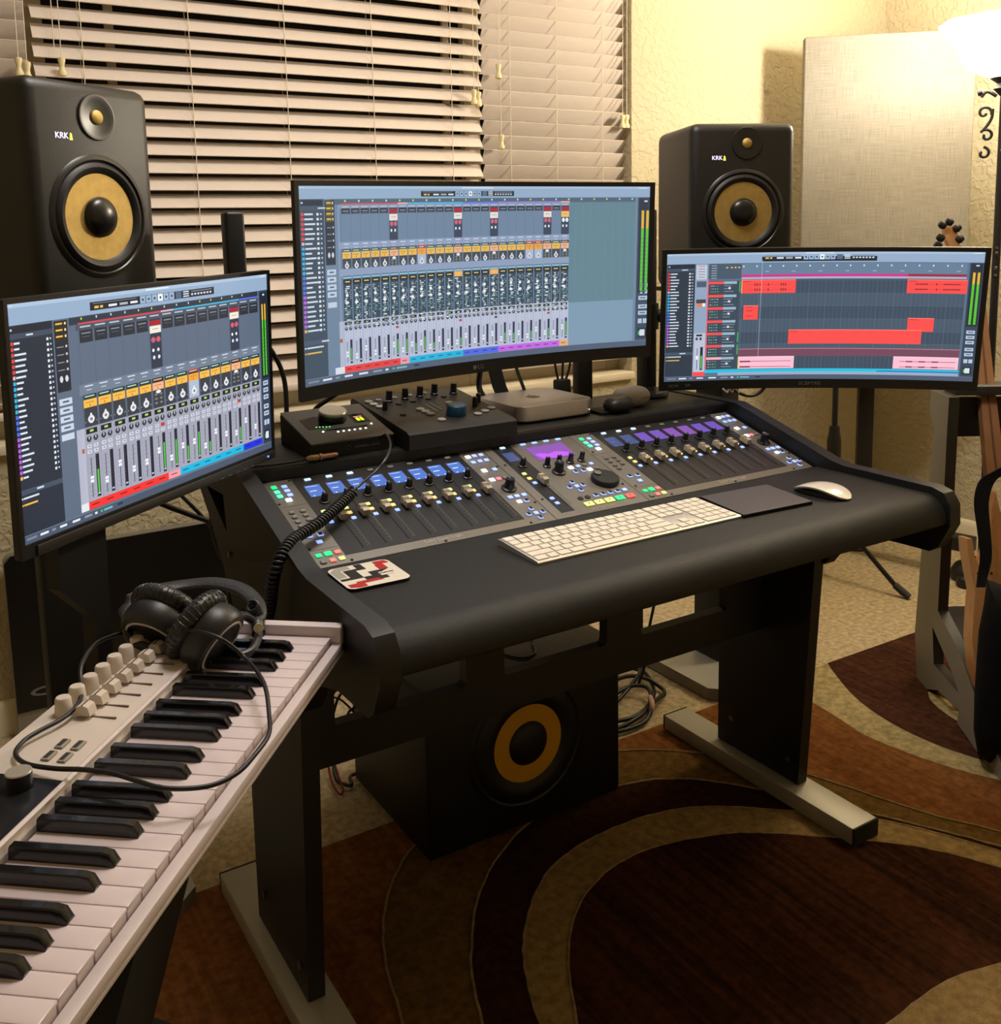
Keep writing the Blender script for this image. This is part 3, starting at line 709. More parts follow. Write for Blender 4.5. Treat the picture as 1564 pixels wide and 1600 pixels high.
if len(keys) > 100:
    b = B(); b.T = Matrix.Translation((0, 0, .0046)) @ Matrix.Rotation(.0575, 4, 'X')
    for (xa, xb, ya, yb) in keys[100:]: b.box(xa, xb, ya, yb, 0, .0016, bev=.0007, seg=1)
    obj('keycap', b, KCAP, t, smooth=0)['kind'] = 'stuff'
# trackpad
t = thing('trackpad', 'dark grey flat trackpad between the white keyboard and the mouse', 'trackpad', (.782, -.128, .7525), (0, 0, -.06))
b = B(); b.prism([(-.0575, .0), (.0575, 0), (.0575, .0105), (-.0575, .0048)], -.08, .08, 'x'); obj('body', b, mat('trackpad_edge', (40, 38, 40), .35, metal=.6), t)
b = B(); b.prism([(-.0572, .0051), (.0572, .0108), (.0572, .0114), (-.0572, .0057)], -.0797, .0797, 'x'); obj('touch_surface', b, mat('trackpad_top', (76, 72, 74), .45), t)
# mouse
t = thing('computer_mouse', 'white low curved computer mouse at the right end of the armrest', 'mouse', (.925, -.155, .7525), (0, 0, .12))
def mouse_surf(z0, bulge, sx, sy):
    b = B(); rows = []; n, m = 16, 12
    for i in range(n + 1):
        v = -1 + 2 * i / n; row = []
        for k in range(m + 1):
            u = -1 + 2 * k / m
            hw = (1 - abs(v) ** 3.2) ** .5 if abs(v) < 1 else .0
            hw = max(hw, .18)
            x = u * hw * sx; y = v * sy
            z = z0 + bulge * (1 - .93 * abs(v) ** 2.1) * (1 - .16 * u * u)
            row.append(b._v((x, y, z)))
        rows.append(row)
    return b, rows
b, rows = mouse_surf(.002, .0185, .0285, .0568)
bot = []
for row in rows: bot.append([b._v((v.co.x * .96, v.co.y * .98, max(v.co.z - .0032, .0012))) for v in row])
def skin(R, flip=False):
    for i in range(len(R) - 1):
        for k in range(len(R[0]) - 1): b.bm.faces.new((R[i][k], R[i + 1][k], R[i + 1][k + 1], R[i][k + 1]))
skin(rows); skin(bot)
for i in range(len(rows) - 1):
    for k in (0, -1): b.bm.faces.new((rows[i][k], rows[i + 1][k], bot[i + 1][k], bot[i][k]))
for i in (0, -1):
    for k in range(len(rows[0]) - 1): b.bm.faces.new((rows[i][k], rows[i][k + 1], bot[i][k + 1], bot[i][k]))
obj('top_shell', b, mat('mouse_white', (228, 222, 208), .2, coat=.5), t, smooth=60)
b = B()
P = []
for k in range(28):
    a = 2 * PI * k / 28; P.append((.020 * math.copysign(abs(math.cos(a)) ** .6, math.cos(a)), .047 * math.copysign(abs(math.sin(a)) ** .6, math.sin(a))))
b.prism(P, .0, .0065, 'z'); obj('base', b, mat('mouse_base', (70, 68, 66), .4, metal=.5), t)
# coaster
t = thing('coaster', 'square coaster with red, black and white zigzags on the left of the armrest', 'coaster', (.049, -.0765, .7525), (-.0, 0, -.03))
cs = .048
b = B(); b.prism([(x * 1, z * 1) for x, z in rrect(-cs, cs, -cs, cs, .012, 5)], 0, .0045, 'z', mi=0, mi_side=1)
obj('board', b, [mat('coaster_white', (226, 220, 204), .35), BLKM], t)
def zig(pts, m, z=.0045):
    b = B(); b.prism([((u * 2 - 1) * cs, (1 - v * 2) * cs) for u, v in pts], z, z + .0003, 'z'); obj('printed_zigzag', b, m, t, smooth=0)
CB = mat('coaster_black', (34, 32, 32), .35); CR = mat('coaster_red', (178, 38, 36), .35); CGy = mat('coaster_grey', (160, 158, 148), .4)
zig([(.02, .0 + .14), (.14, .02), (.34, .02), (.34, .16), (.17, .16), (.17, .46), (.02, .5)], CGy)
zig([(.43, .02), (.55, .02), (.55, .28), (.38, .28), (.38, .62), (.03, .62), (.03, .53), (.20, .53), (.20, .2), (.43, .2)], CB)
zig([(.74, .04), (.93, .04), (.965, .12), (.965, .18), (.86, .18), (.86, .42), (.72, .42), (.72, .2), (.74, .2)], CR)
zig([(.72, .42), (.86, .42), (.72, .5), (.72, .80), (.6, .80), (.55, .74), (.38, .74), (.38, .60), (.52, .60), (.52, .42)], CB)
zig([(.38, .74), (.55, .74), (.62, .84), (.3, .84), (.3, .98), (.16, .98), (.05, .92), (.05, .80), (.2, .80), (.2, .74)], CR)
zig([(.64, .53), (.84, .53), (.84, .68), (.64, .68)], mat('coaster_white', (1, 1, 1)), .0048)
text('lettering', 'BOSTON', .0052, CB, t, (.0245, -.009, .0053), (0, 0, .03), .0001, bold=.0002)

# ================================================================== MONITORS
def monitor(name, label, loc, yaw, tilt, roll, w_, h_, bz, Rc, ui, th=.024, group=None, haze=0.):
    Mx = Matrix.Translation(loc) @ Matrix.Rotation(yaw, 4, 'Z') @ Matrix.Rotation(tilt, 4, 'X') @ Matrix.Rotation(roll, 4, 'Y')
    t = thing(name, label, 'monitor', group=group, M=Mx)
    bl, br_, bt, bb = bz
    def P(u, v, off=0.):      # u metres from centre along the arc, v up
        if Rc:
            a = u / Rc; return Vector(((Rc + off * 1) * math.sin(a) if False else Rc * math.sin(a) - off * math.sin(a) * 0, -Rc * (1 - math.cos(a)) - off, v))
        return Vector((u, -off, v))
    us = [-w_ / 2 - bl + (w_ + bl + br_) * i / 24 for i in range(25)]
    z0, z1 = -h_ / 2 - bb, h_ / 2 + bt
    # back shell
    b = B(); rings = []
    for u in us:
        e = min(1., (1 - abs(u) / (w_ / 2 + bl)) / .12 + .0); tq = .010 + (th - .010) * max(0., e) ** .6
        sec = [(z0, -.0005), (z0, -.010), (z0 + .03, -tq), (z1 - .03, -tq), (z1, -.010), (z1, -.0005)]
        rings.append([b._v(P(u, z, off)) for z, off in sec])
    for A, C_ in zip(rings, rings[1:]):
        for k in range(len(A)): b.bm.faces.new((A[k], A[(k + 1) % len(A)], C_[(k + 1) % len(A)], C_[k]))
    b.bm.faces.new(rings[0]); b.bm.faces.new(rings[-1][::-1])
    obj('back_shell', b, BLK, t)
    # bezel frame: four bars with depth
    b = B()
    def bar(u0, u1, v0, v1, n):
        R_s = []
        for i in range(n + 1):
            u = u0 + (u1 - u0) * i / n
            R_s.append([b._v(P(u, v, o)) for v, o in ((v0, 0), (v0, .0035), (v1, .0035), (v1, 0))])
        for A, C_ in zip(R_s, R_s[1:]):
            for k in range(4): b.bm.faces.new((A[k], A[(k + 1) % 4], C_[(k + 1) % 4], C_[k]))
        b.bm.faces.new(R_s[0]); b.bm.faces.new(R_s[-1][::-1])
    bar(-w_ / 2 - bl, w_ / 2 + br_, z0, -h_ / 2, 24); bar(-w_ / 2 - bl, w_ / 2 + br_, h_ / 2, z1, 24)
    bar(-w_ / 2 - bl, -w_ / 2, -h_ / 2, h_ / 2, 1); bar(w_ / 2, w_ / 2 + br_, -h_ / 2, h_ / 2, 1)
    obj('bezel', b, BLK, t, smooth=20)
    # screen
    hz = haze
    bm = bmesh.new(); lay = bm.loops.layers.float_color.new('ui')
    for (x0, y0, x1, y1, c, L) in ui:
        x0, x1 = max(0, x0), min(1, x1)
        n = max(1, int((x1 - x0) * 110)) if Rc else 1
        cl = (*lin([q * (1 - hz) + g_ * hz for q, g_ in zip(c, (128, 150, 172))]), 1)  # screen glare mixed into the interface colours as a pale lift
        off = .0006 + .00006 * L
        va = []
        for i in range(n + 1):
            u = (x0 + (x1 - x0) * i / n - .5) * w_
            va.append((bm.verts.new(P(u, (.5 - y1) * h_, off)), bm.verts.new(P(u, (.5 - y0) * h_, off))))
        for A, C_ in zip(va, va[1:]):
            f = bm.faces.new((A[0], C_[0], C_[1], A[1]))
            for lp in f.loops: lp[lay] = cl
    obj('screen', bm, SCR, t, smooth=0, fix=False)
    return t, Mx

TOPB = (146, 170, 198); DRK = (42, 52, 66); MID = (98, 116, 138)
def ui_common(L, top=.088, lw=.128, sw=.175, n=22, dark=(38, 46, 60), ybot=.958, side='mix', rowh=None, slate=(84, 98, 120)):
    A = L.append
    A((0, 0, 1, 1, slate, 0)); A((0, 0, 1, top, TOPB, 1)); A((0, 0, 1, top * .2, (170, 192, 216), 2))
    A((.47 - .02, .006, .47 + .07, .012, (225, 235, 245), 3))
    A((.005, .007, .008, .011, (225, 235, 245), 3)); A((.012, .007, .016, .011, (215, 225, 235), 3)); A((.965, .007, .992, .012, (225, 232, 240), 3))
    # left list
    A((.002, top, lw, .965, dark, 2)); A((.006, top + .006, lw - .004, top + .032, (30, 38, 50), 3)); A((.002, top + .034, lw, top + .056, (62, 74, 92), 3))
    A((.05, top + .041, .07, top + .048, (205, 215, 225), 4)); A((.006, top + .014, .011, top + .022, (205, 215, 225), 4))
    cols = [(232, 60, 58)] * 6 + [(240, 170, 180)] + [(40, 180, 225)] * 6 + [(70, 110, 235)] * 4 + [(190, 90, 225)] * 7 + [(240, 170, 90)]
    nmw = (.016, .032) if side != 'mix' else (.014, .036)
    y = top + .066; dy = (.71 - y) / (n)
    for i in range(n + 1):
        c = cols[min(i, len(cols) - 1)]
        A((.005, y, .012, y + dy * .62, c, 3)); wd = rnd.uniform(*nmw)
        A((.014, y + dy * .14, .014 + wd, y + dy * .5, (215, 224, 235), 3))
        A((lw - .020, y + dy * .1, lw - .014, y + dy * .6, (222, 230, 238), 3)); A((lw - .010, y + dy * .18, lw - .006, y + dy * .5, (200, 208, 220), 3))
        y += dy
    A((.002, .768, lw, .79, (66, 78, 96), 3)); A((.05, .774, .07, .782, (205, 215, 225), 4))
    A((.01, .80, .055, .808, (210, 218, 228), 4)); A((.01, .828, .05, .836, (232, 178, 70), 4)); A((.004, .80, .008, .808, (220, 226, 234), 4)); A((.004, .828, .008, .836, (232, 178, 70), 4))
    # bottom bar
    A((0, .965, 1, 1, (72, 84, 104), 2)); A((0, .963, 1, .9655, (120, 132, 150), 3))
    for x, w2, c in ((.01, .03, (120, 130, 145)), (.05, .025, (225, 230, 238)), (.085, .012, (130, 140, 150)), (.11, .022, (225, 230, 238)), (.15, .025, (225, 230, 238)), (.19, .025, (140, 150, 160)), (.225, .008, (235, 238, 240)), (.245, .006, (70, 200, 110)), (.256, .03, (110, 180, 190)), (.29, .05, (60, 90, 110)), (.305, .018, (30, 40, 56))):
        A((x, .975, x + w2, .985, c, 3))
    # transport block
    A((.25 if side == 'mix' else .31, .034, .735 if side == 'mix' else .675, .071, (28, 32, 40), 3)) if side != 'wide' else A((.333, .026, .6, .055, (28, 32, 40), 3))
def transport(L, x0, x1, y0, y1):
    A = L.append; w2 = x1 - x0; h2 = y1 - y0
    for f0, f1, c in ((.03, .06, (232, 190, 90)), (.07, .09, (232, 190, 90)), (.13, .19, (225, 232, 240)), (.21, .27, (170, 180, 190)), (.29, .345, (225, 232, 240))):
        A((x0 + f0 * w2, y0 + .5 * h2, x0 + f1 * w2, y0 + .78 * h2, c, 4))
    A((x0 + .02 * w2, y0 + .14 * h2, x0 + .34 * w2, y0 + .24 * h2, (110, 118, 130), 4))
    for k in range(6):
        A((x0 + (.365 + .047 * k) * w2, y0 + .04 * h2, x0 + (.407 + .047 * k) * w2, y1 - .04 * h2, (235, 242, 250) if k == 3 else (150, 176, 205), 4))
        A((x0 + (.379 + .047 * k) * w2, y0 + .36 * h2, x0 + (.393 + .047 * k) * w2, y1 - .36 * h2, (40, 52, 70), 5))
    A((x0 + .655 * w2, y0 + .05 * h2, x0 + .705 * w2, y1 - .05 * h2, (80, 100, 124), 4))
    for k in range(3): A((x0 + .72 * w2, y0 + (.1 + .3 * k) * h2, x0 + .77 * w2, y0 + (.26 + .3 * k) * h2, (210, 222, 235), 4))
    A((x0 + .79 * w2, y0 + .16 * h2, x0 + .98 * w2, y0 + .3 * h2, (120, 130, 142), 4))
    for k in range(7): A((x0 + (.79 + .028 * k) * w2, y0 + .5 * h2, x0 + (.807 + .028 * k) * w2, y0 + .76 * h2, (205, 214, 224), 4))
def meters_right(L, x0=.958, top=.088, mtop=.15, mbot=.565, w_=.042):
    A = L.append
    A((x0, top, 1, .965, (52, 62, 80), 2)); A((x0 + .004, top + .01, .997, mbot + .015, (34, 40, 52), 3)); A((x0 + .018, top + .018, x0 + .028, top + .028, (205, 212, 222), 4))
    for x in (x0 + .011, x0 + .025):
        A((x, mtop, x + .0075, mtop + (mbot - mtop) * .22, (228, 176, 50), 4)); A((x, mtop + (mbot - mtop) * .22, x + .0075, mbot, (84, 196, 44), 4))
        for k in range(20): A((x, mtop + (mbot - mtop) * (k + .9) / 20, x + .0075, mtop + (mbot - mtop) * (k + 1) / 20, (60, 110, 40), 5)) if k > 5 else None
    for y in (.60, .64, .68, .735, .775): A((x0 + .008, y, x0 + .034, y + .026, (178, 196, 216), 3)); A((x0 + .013, y + .009, x0 + .029, y + .016, (70, 84, 104), 4))
    for x in (x0 + .008, x0 + .023): A((x, .825, x + .012, .855, (178, 196, 216), 3))
    A((x0 + .008, .885, x0 + .034, .945, (30, 36, 46), 3)); A((x0 + .014, .895, x0 + .029, .935, (220, 226, 230), 4)); A((x0 + .010, .905, x0 + .014, .93, (90, 200, 90), 4))
def disc(A, cx, cy, rx, ry, c, l, asp=1):
    for k in range(3):
        q = (.45, .8, 1.)[k]; p = (1., .72, .35)[k]
        A((cx - rx * q, cy - ry * p, cx + rx * q, cy + ry * p, c, l))
def ui_mixer(n, u0, pitch, wide):
    L = []; A = L.append
    if wide:
        ui_common(L, .064, .066, .096, 24, side='wide', slate=(104, 126, 150), dark=(52, 66, 80)); transport(L, .333, .6, .026, .055)
        hx0, fx0, fx1, fy, hd0, hd1, nm, ye0, ye1, kb, hh1, c0, c1, w0, cb0, cb1 = .101, .112, .14, .20, .283, .318, .318, .334, .368, .42, .452, .457, .69, .69, .928, .963
        rul = (.066, .092)
    else:
        ui_common(L, .088, .128, .175, 24, side='mix', slate=(92, 106, 126)); transport(L, .25, .735, .034, .071)
        hx0, fx0, fx1, fy, hd0, hd1, nm, ye0, ye1, kb, hh1, c0, c1, w0, cb0, cb1 = .178, .15, .205, .26, .388, .436, .436, .458, .494, .58, .58, 0, 0, .583, .92, .956
        rul = (.09, .122)
    us = u0 - .008; ue = u0 + n * pitch
    mx = .948 if not wide else .958
    A((us - .02, rul[0], mx, rul[1], (44, 54, 66) if not wide else (72, 90, 104), 2))
    for k in range(int((mx - u0) / (.05 if not wide else .0375 * .98))):
        x = u0 + .01 + k * (.05 if not wide else .0375)
        A((x, rul[0] + .004, x + .004, rul[0] + .014, (200, 220, 90) if k % 5 in (0, 4) else (210, 220, 228), 4))
    segs = [(0, 6, (205, 70, 80)), (6, 7, (240, 170, 180)), (7, 13, (70, 175, 215)), (13, 17, (90, 110, 225)), (17, 24, (150, 120, 210)), (24, 25, (235, 180, 130))]
    for a, e, c in segs:
        if a < n: A((u0 + a * pitch, rul[1] - .006, u0 + min(e, n) * pitch, rul[1] + .002, c, 5))
    A((us, rul[1] + .002, ue, fx0, (132, 148, 176) if wide else (70, 82, 98), 2))
    A((us, hd0, ue, hd1, (140, 154, 184) if wide else (112, 126, 144), 3))
    if wide: A((us, kb, ue, hh1 + .008, (140, 154, 184), 3)); A((us - .001, fx0, us + .003, w0, (132, 148, 176), 3))
    if wide:
        A((ue, .092, .958, w0 + .01, (92, 124, 136), 2)); A((ue, w0 + .01, .958, .963, (122, 150, 172), 2))
        for k in range(9): A((ue + .018 + k * pitch * .85, .1, ue + .0188 + k * pitch * .85, w0, (108, 140, 150), 3))
    # side column
    sx = .070 if wide else .134; sw = .024 if wide else .04
    A((sx - .002, rul[0] + .004, sx + sw, .40 if not wide else .395, (36, 40, 50), 3))
    for k in range(3 if not wide else 4): A((sx + .001, rul[0] + .008 + .027 * k, sx + sw - .003, rul[0] + .030 + .027 * k, (96, 84, 40) if wide else (44, 38, 34), 4)); A((sx + .003, rul[0] + .014 + .027 * k, sx + sw * .6, rul[0] + .021 + .027 * k, (240, 190, 70), 5)); A((sx + sw * .75, rul[0] + .013 + .027 * k, sx + sw * .88, rul[0] + .023 + .027 * k, (240, 220, 170), 5))
    for k in range(4): A((sx + .003, .205 + .033 * k, sx + sw * .6, .209 + .033 * k, (140, 148, 160), 5)); A((sx + sw * .75, .201 + .033 * k, sx + sw * .88, .211 + .033 * k, (200, 208, 215), 5))
    for k in range(2): disc(A, sx + sw * (.28 + .42 * k), .345, sw * .13, .014, (205, 212, 220), 5)
    for k in range(4): yy = (.43, .468, .506, .544)[k] - (.0 if not wide else .012); A((sx, yy, sx + sw, yy + .028, (196, 208, 224), 4)); A((sx + sw * .25, yy + .01, sx + sw * .75, yy + .018, (80, 92, 110), 5))
    A((sx, .585, sx + sw, .613, (196, 208, 224), 4))
    special = (5, 12, 16, 22)
    for i in range(n):
        x = u0 + i * pitch; p = pitch; g = p * .06
        A((x - .0004, fx0, x + .0004, cb1, (70, 82, 98) if not wide else (84, 100, 122), 3))
        sp = i in special or i == 23 + (n > 24)
        A((x + g * 2, fx0 - .018, x + p - g * 3, fx0 - .012, (190, 198, 208), 4)) if not wide else A((x + g * 2, fx0 - .009, x + p - g * 3, fx0 - .005, (200, 208, 220), 4))
        A((x + g, fx0, x + p - g, fx1 + (0 if not wide else .0), (40, 46, 56), 4)); A((x + p * .2, fx0 + .012, x + p * .8, fx0 + .016, (150, 158, 168), 5)); A((x + p * .25, fx0 + (.028 if not wide else .022), x + p * .75, fx0 + (.031 if not wide else .025), (88, 96, 106), 5))
        if i in special or (wide and i == 24):
            A((x + g, fx0, x + p - g, hd0, (48, 56, 74), 5)); A((x + g, fx0 + .008, x + p - g, fx0 + .03, (170, 28, 44), 6))
            A((x + g, fx0 + .033, x + p - g, fx0 + .068, (236, 228, 214) if i != 24 else (250, 190, 90), 6)); A((x + p * .25, fx0 + .048, x + p * .75, fx0 + .05, (90, 70, 60), 7))
            for q in (.3, .7):
                disc(A, x + p * q, fx0 + (.1 if not wide else .085), p * .17, .013, (205, 90, 110) if i != 24 else (235, 240, 245), 6)
                disc(A, x + p * (q - .04), fx0 + (.15 if not wide else .12), p * .09, .008, (235, 240, 245), 6)
                if not wide: disc(A, x + p * q, fx0 + .185, p * .1, .009, (215, 222, 232), 6)
        A((x + p * .2, hd0 + .008, x + p * .75, hd0 + .013, (214, 222, 235), 5)); A((x + p * .3, hd0 + .026, x + p * .65, hd0 + .03, (190, 200, 214), 5))
        # amp / eq strip
        A((x + g, nm, x + p - g, ye0, (34, 58, 58) if not sp else (52, 38, 38), 4)); A((x + p * .15, nm + .006, x + p * .8, nm + .011, (190, 220, 200) if not sp else (225, 190, 160), 5))
        yc_ = (244, 184, 74) if not sp else (244, 176, 130)
        sp2 = i in (8, 20, 21)
        if sp2: yc_ = (250, 158, 48); A((x + g, nm, x + p - g, nm + .012, (200, 50, 40), 5))
        A((x + g, ye0, x + p - g, ye1, yc_, 5)); A((x + p * .2, ye0 + .012, x + p * .75, ye0 + .015, (150, 110, 60), 6)); A((x + p * .45, ye1 - .014, x + p * .5, ye1 - .004, (120, 80, 40), 6))
        A((x + g, ye1, x + p - g, kb, (56, 60, 68) if not sp2 else (172, 184, 204), 4))
        ky = (ye1 + kb) / 2 + .006
        if i in special or i == 24:
            disc(A, x + p * .5, ye1 + .010, p * .2, .008, (235, 235, 235), 6)
            for q in (.3, .7):
                for s_ in (0, 1, 2): disc(A, x + p * q, ye1 + .022 + .014 * s_ * (1 if wide else 1.5), p * .12, .005, (120, 128, 120), 6)
        else:
            disc(A, x + p * .5, ky + .005, p * .22, .018 if not wide else .014, (225, 228, 232), 6); A((x + p * .44, ky - .022 if not wide else ky - .018, x + p * .56, ky, (225, 228, 232), 6)); disc(A, x + p * .5, ky + .005, p * .1, .007, (120, 125, 132), 7)
            for q in (.12, .86): A((x + p * (q - .02), ky + .012, x + p * (q + .03), ky + .018, (150, 155, 162), 6))
        if wide:
            A((x + g, c0, x + p - g, c1, (44, 60, 72), 4)); A((x + g, c0 + .004, x + p - g, c0 + .014, (140, 190, 210), 5)); A((x + g, c0 + .02, x + p - g, c0 + .042, (22, 28, 34), 5)); A((x + p * .25, c0 + .027, x + p * .75, c0 + .033, (240, 200, 90), 6))
            if i in (12, 16): A((x + g, c0 + .016, x + p - g, c0 + .045, (252, 176, 84), 6))
            for s_ in range(22):
                yy = c0 + .052 + s_ * .0102
                cc = rnd.choice([(205, 215, 220), (150, 165, 172), (230, 235, 238), (100, 118, 126)])
                xa = rnd.uniform(.12, .4); A((x + p * xa, yy, x + p * (xa + rnd.uniform(.1, .4)), yy + .0062, cc, 6))
                if rnd.random() < .6: xb = rnd.uniform(.62, .8); A((x + p * xb, yy + .002, x + p * (xb + .12), yy + .006, (170, 190, 200), 6))
            disc(A, x + p * .42, c0 + .10, p * .15, .009, (240, 244, 246), 7); disc(A, x + p * .42, c0 + .138, p * .2, .007, (240, 244, 246), 7); A((x + p * .1, c1 - .06, x + p * .7, c1 - .055, (40, 110, 110), 7))
        # white channel
        A((x, w0, x + p, cb0, (186, 190, 212) if wide else (160, 162, 178), 4)); A((x, w0, x + p * .03, cb0, (140, 142, 160), 5))
        A((x + p * .1, w0 + .006, x + p * .85, w0 + (.03 if not wide else .022), (24, 28, 30), 5)); A((x + p * .35, w0 + .012, x + p * .6, w0 + (.022 if not wide else .016), (170, 210, 110), 6))
        for q in (.27, .72):
            disc(A, x + p * q, w0 + (.052 if not wide else .04), p * .17, .014 if not wide else .011, (58, 60, 66), 5); A((x + p * (q - .02), w0 + (.04 if not wide else .031), x + p * (q + .03), w0 + (.054 if not wide else .041), (220, 224, 230), 6))
            for s_ in range(2): A((x + p * (q - .16), w0 + (.078 + .024 * s_ if not wide else .06 + .018 * s_), x + p * (q + .14), w0 + (.094 + .024 * s_ if not wide else .07 + .018 * s_), (206, 208, 222), 5)); A((x + p * (q - .06), w0 + (.083 + .024 * s_ if not wide else .063 + .018 * s_), x + p * (q + .05), w0 + (.088 + .024 * s_ if not wide else .067 + .018 * s_), (110, 114, 130), 6))
        if i in (5, 12, 16, 22): A((x + p * .56, w0 + (.078 if not wide else .058), x + p * .86, w0 + (.094 if not wide else .07), (190, 50, 40) if i != 16 else (60, 60, 64), 7))
        f0 = w0 + (.128 if not wide else .1); f1 = cb0 - .012
        A((x + p * .62, f0, x + p * .86, f1, (30, 30, 46), 5))
        for s_ in range(14): yy = f0 + (f1 - f0) * (s_ + .5) / 15; A((x + p * .66, yy, x + p * .74, yy + .002, (88, 90, 110), 6))
        A((x + p * .66, f1 - .018, x + p * .82, f1 - .01, (190, 195, 210), 6))
        A((x + p * .29, f0 + .01, x + p * .34, f1 - .005, (60, 64, 78), 5))
        for s_ in range(9): yy = f0 + .014 + (f1 - f0 - .03) * s_ / 8; A((x + p * .14, yy, x + p * .23, yy + .0022, (110, 114, 130), 6)); A((x + p * .40, yy, x + p * .47, yy + .0022, (110, 114, 130), 6))
        lv = {0: .62, 5: .75, 6: .72, 7: .4, 8: .72, 9: .3, 12: .42, 17: .45, 18: .38, 20: .4, 22: .5, 24: .85}.get(i, 0)
        if lv: A((x + p * .68, f1 - .022 - (f1 - f0 - .03) * lv, x + p * .8, f1 - .02, (84, 190, 70), 7))
        fp = f0 + (f1 - f0) * (.48 + .16 * math.sin(i * 2.3)); A((x + p * .2, fp, x + p * .43, fp + .03, (236, 238, 244), 7)); A((x + p * .2, fp + .013, x + p * .43, fp + .016, (120, 124, 134), 8))
        cc = [c for a, e, c in [(0, 6, (240, 52, 50)), (6, 7, (244, 150, 160)), (7, 13, (20, 178, 222)), (13, 17, (70, 96, 226)), (17, 24, (200, 90, 228)), (24, 25, (244, 168, 100))] if a <= i < e][0]
        if not wide and i > 12: cc = (30, 50, 220)
        A((x - .0005, cb0, x + p + .0005, cb1, cc, 5)); A((x + p * .2, cb0 + .014, x + p * .7, cb0 + .019, tuple(int(v * .45) for v in cc), 6))
    A((us - .004, w0, u0, cb1, (184, 188, 205), 4)); A((us - .018, cb0, u0, cb1, (225, 226, 232), 5)); A((us - .018 if not wide else us - .004, w0, u0, cb0, (176, 178, 196), 4)); A((u0 - .012, w0 + .09, u0 - .004, w0 + .11, (170, 100, 40), 6))
    meters_right(L, mx + .008 if not wide else .966, rul[0], .165 if not wide else .146, .57 if not wide else .65)
    return L
def ui_arrange():
    L = []; A = L.append
    ui_common(L, .08, .094, .136, 24, side='arr', slate=(84, 108, 130), dark=(40, 50, 62)); transport(L, .31, .675, .018, .06)
    A((.095, .082, .136, .965, (142, 160, 186), 2)); A((.098, .09, .132, .2, (196, 200, 214), 3))
    for k in range(5): A((.104, .096 + .021 * k, .126, .101 + .021 * k, (200, 90, 100) if k == 0 else (110, 120, 140), 4))
    A((.1, .215, .132, .26, (70, 86, 108), 3)); A((.1, .355, .132, .385, (60, 60, 70), 3)); A((.103, .385, .12, .41, (236, 120, 60), 4)); A((.121, .385, .13, .41, (240, 240, 244), 4))
    A((.098, .62, .134, .93, (186, 192, 212), 3)); A((.104, .63, .124, .645, (30, 40, 30), 4)); A((.119, .73, .128, .915, (30, 30, 46), 4)); A((.121, .80, .126, .905, (84, 190, 70), 5)); A((.108, .74, .11, .91, (60, 64, 78), 4)); A((.105, .80, .113, .83, (240, 240, 245), 5))
    for x in (.106, .119): disc(A, x, .665, .004, .012, (50, 54, 60), 5)
    A((.096, .93, .136, .963, (250, 70, 74), 4)); A((.136, .2, .1395, .93, (244, 84, 96), 4))
    A((.14, .085, .245, .2, (66, 82, 100), 2))
    for k in range(6): A((.147, .095 + .019 * k, .165, .1 + .019 * k, (170, 182, 196), 4))
    for x in (.195, .21, .222, .234): A((x, .108, x + .006, .118, (236, 196, 80), 4))
    ys = [.219, .322, .419, .522, .619, .717, .815, .915]
    for i in range(7):
        a, e = ys[i], ys[i + 1]; c = (246, 74, 74) if i < 6 else (250, 170, 185)
        A((.14, a, .245, e - .004, (52, 66, 80), 3)); A((.14, a, .19, a + .02, c, 4)); A((.19, a, .232, a + .02, (150, 178, 196), 4))
        for r in range(3):
            for x in (.145, .152, .160, .168): A((x, a + .032 + r * .022, x + .0045, a + .038 + r * .022, rnd.choice([(90, 190, 100), (170, 180, 190), (200, 208, 214), (120, 130, 140)]), 4))
            A((.19, a + .032 + r * .022, .19 + rnd.uniform(.02, .045), a + .036 + r * .022, (150, 160, 172), 4))
        A((.205, a + .045, .212, a + .06, (226, 232, 238), 5)); A((.138, a - .003, .245, a, (30, 40, 52), 5))
        A((.24, a, .2435, e - .02, (70, 170, 90) if i in (0, 4, 5) else (60, 76, 92), 5))
    A((.245, .085, .952, .172, (98, 122, 146), 2))
    for k in range(17): x = .25 + k * .0427; A((x, .10, x + .004, .112, (228, 236, 242), 4)); A((x + .03, .145, x + .042, .15, (170, 186, 202), 4)) if k % 2 else None
    A((.246, .170, .775, .19, (206, 44, 132), 4)); A((.775, .170, .952, .19, (150, 40, 60), 4)); A((.246, .19, .952, .206, (168, 170, 196), 4))
    A((.246, .206, .952, .92, (58, 72, 88), 3))
    for i in range(7): A((.246, ys[i] - .004, .952, ys[i], (78, 92, 108), 5)); A((.246, ys[i], .952, ys[i + 1], (66, 82, 98) if i % 2 else (56, 70, 86), 4))
    for k in range(52): x = .25 + k * .0135; A((x, .206, x + .0008, .92, (84, 100, 118) if k % 4 else (104, 120, 138), 5))
    A((.246, .757, .952, .815, (112, 66, 84), 6)); A((.246, .752, .952, .757, (200, 120, 130), 6))
    RED = (252, 72, 68); RD = (200, 30, 34)
    for x0, x1, y0, y1 in ((.247, .423, .21, .315), (.774, .956, .212, .318), (.257, .305, .41, .521), (.408, .831, .604, .716), (.785, .866, .51, .617)):
        A((x0, y0, x1, y1, RED, 7)); A((x0, y0, x1, y0 + .006, (255, 120, 110), 8)); A((x0 + .006, y0 + .012, x0 + .03, y0 + .016, (170, 40, 40), 8))
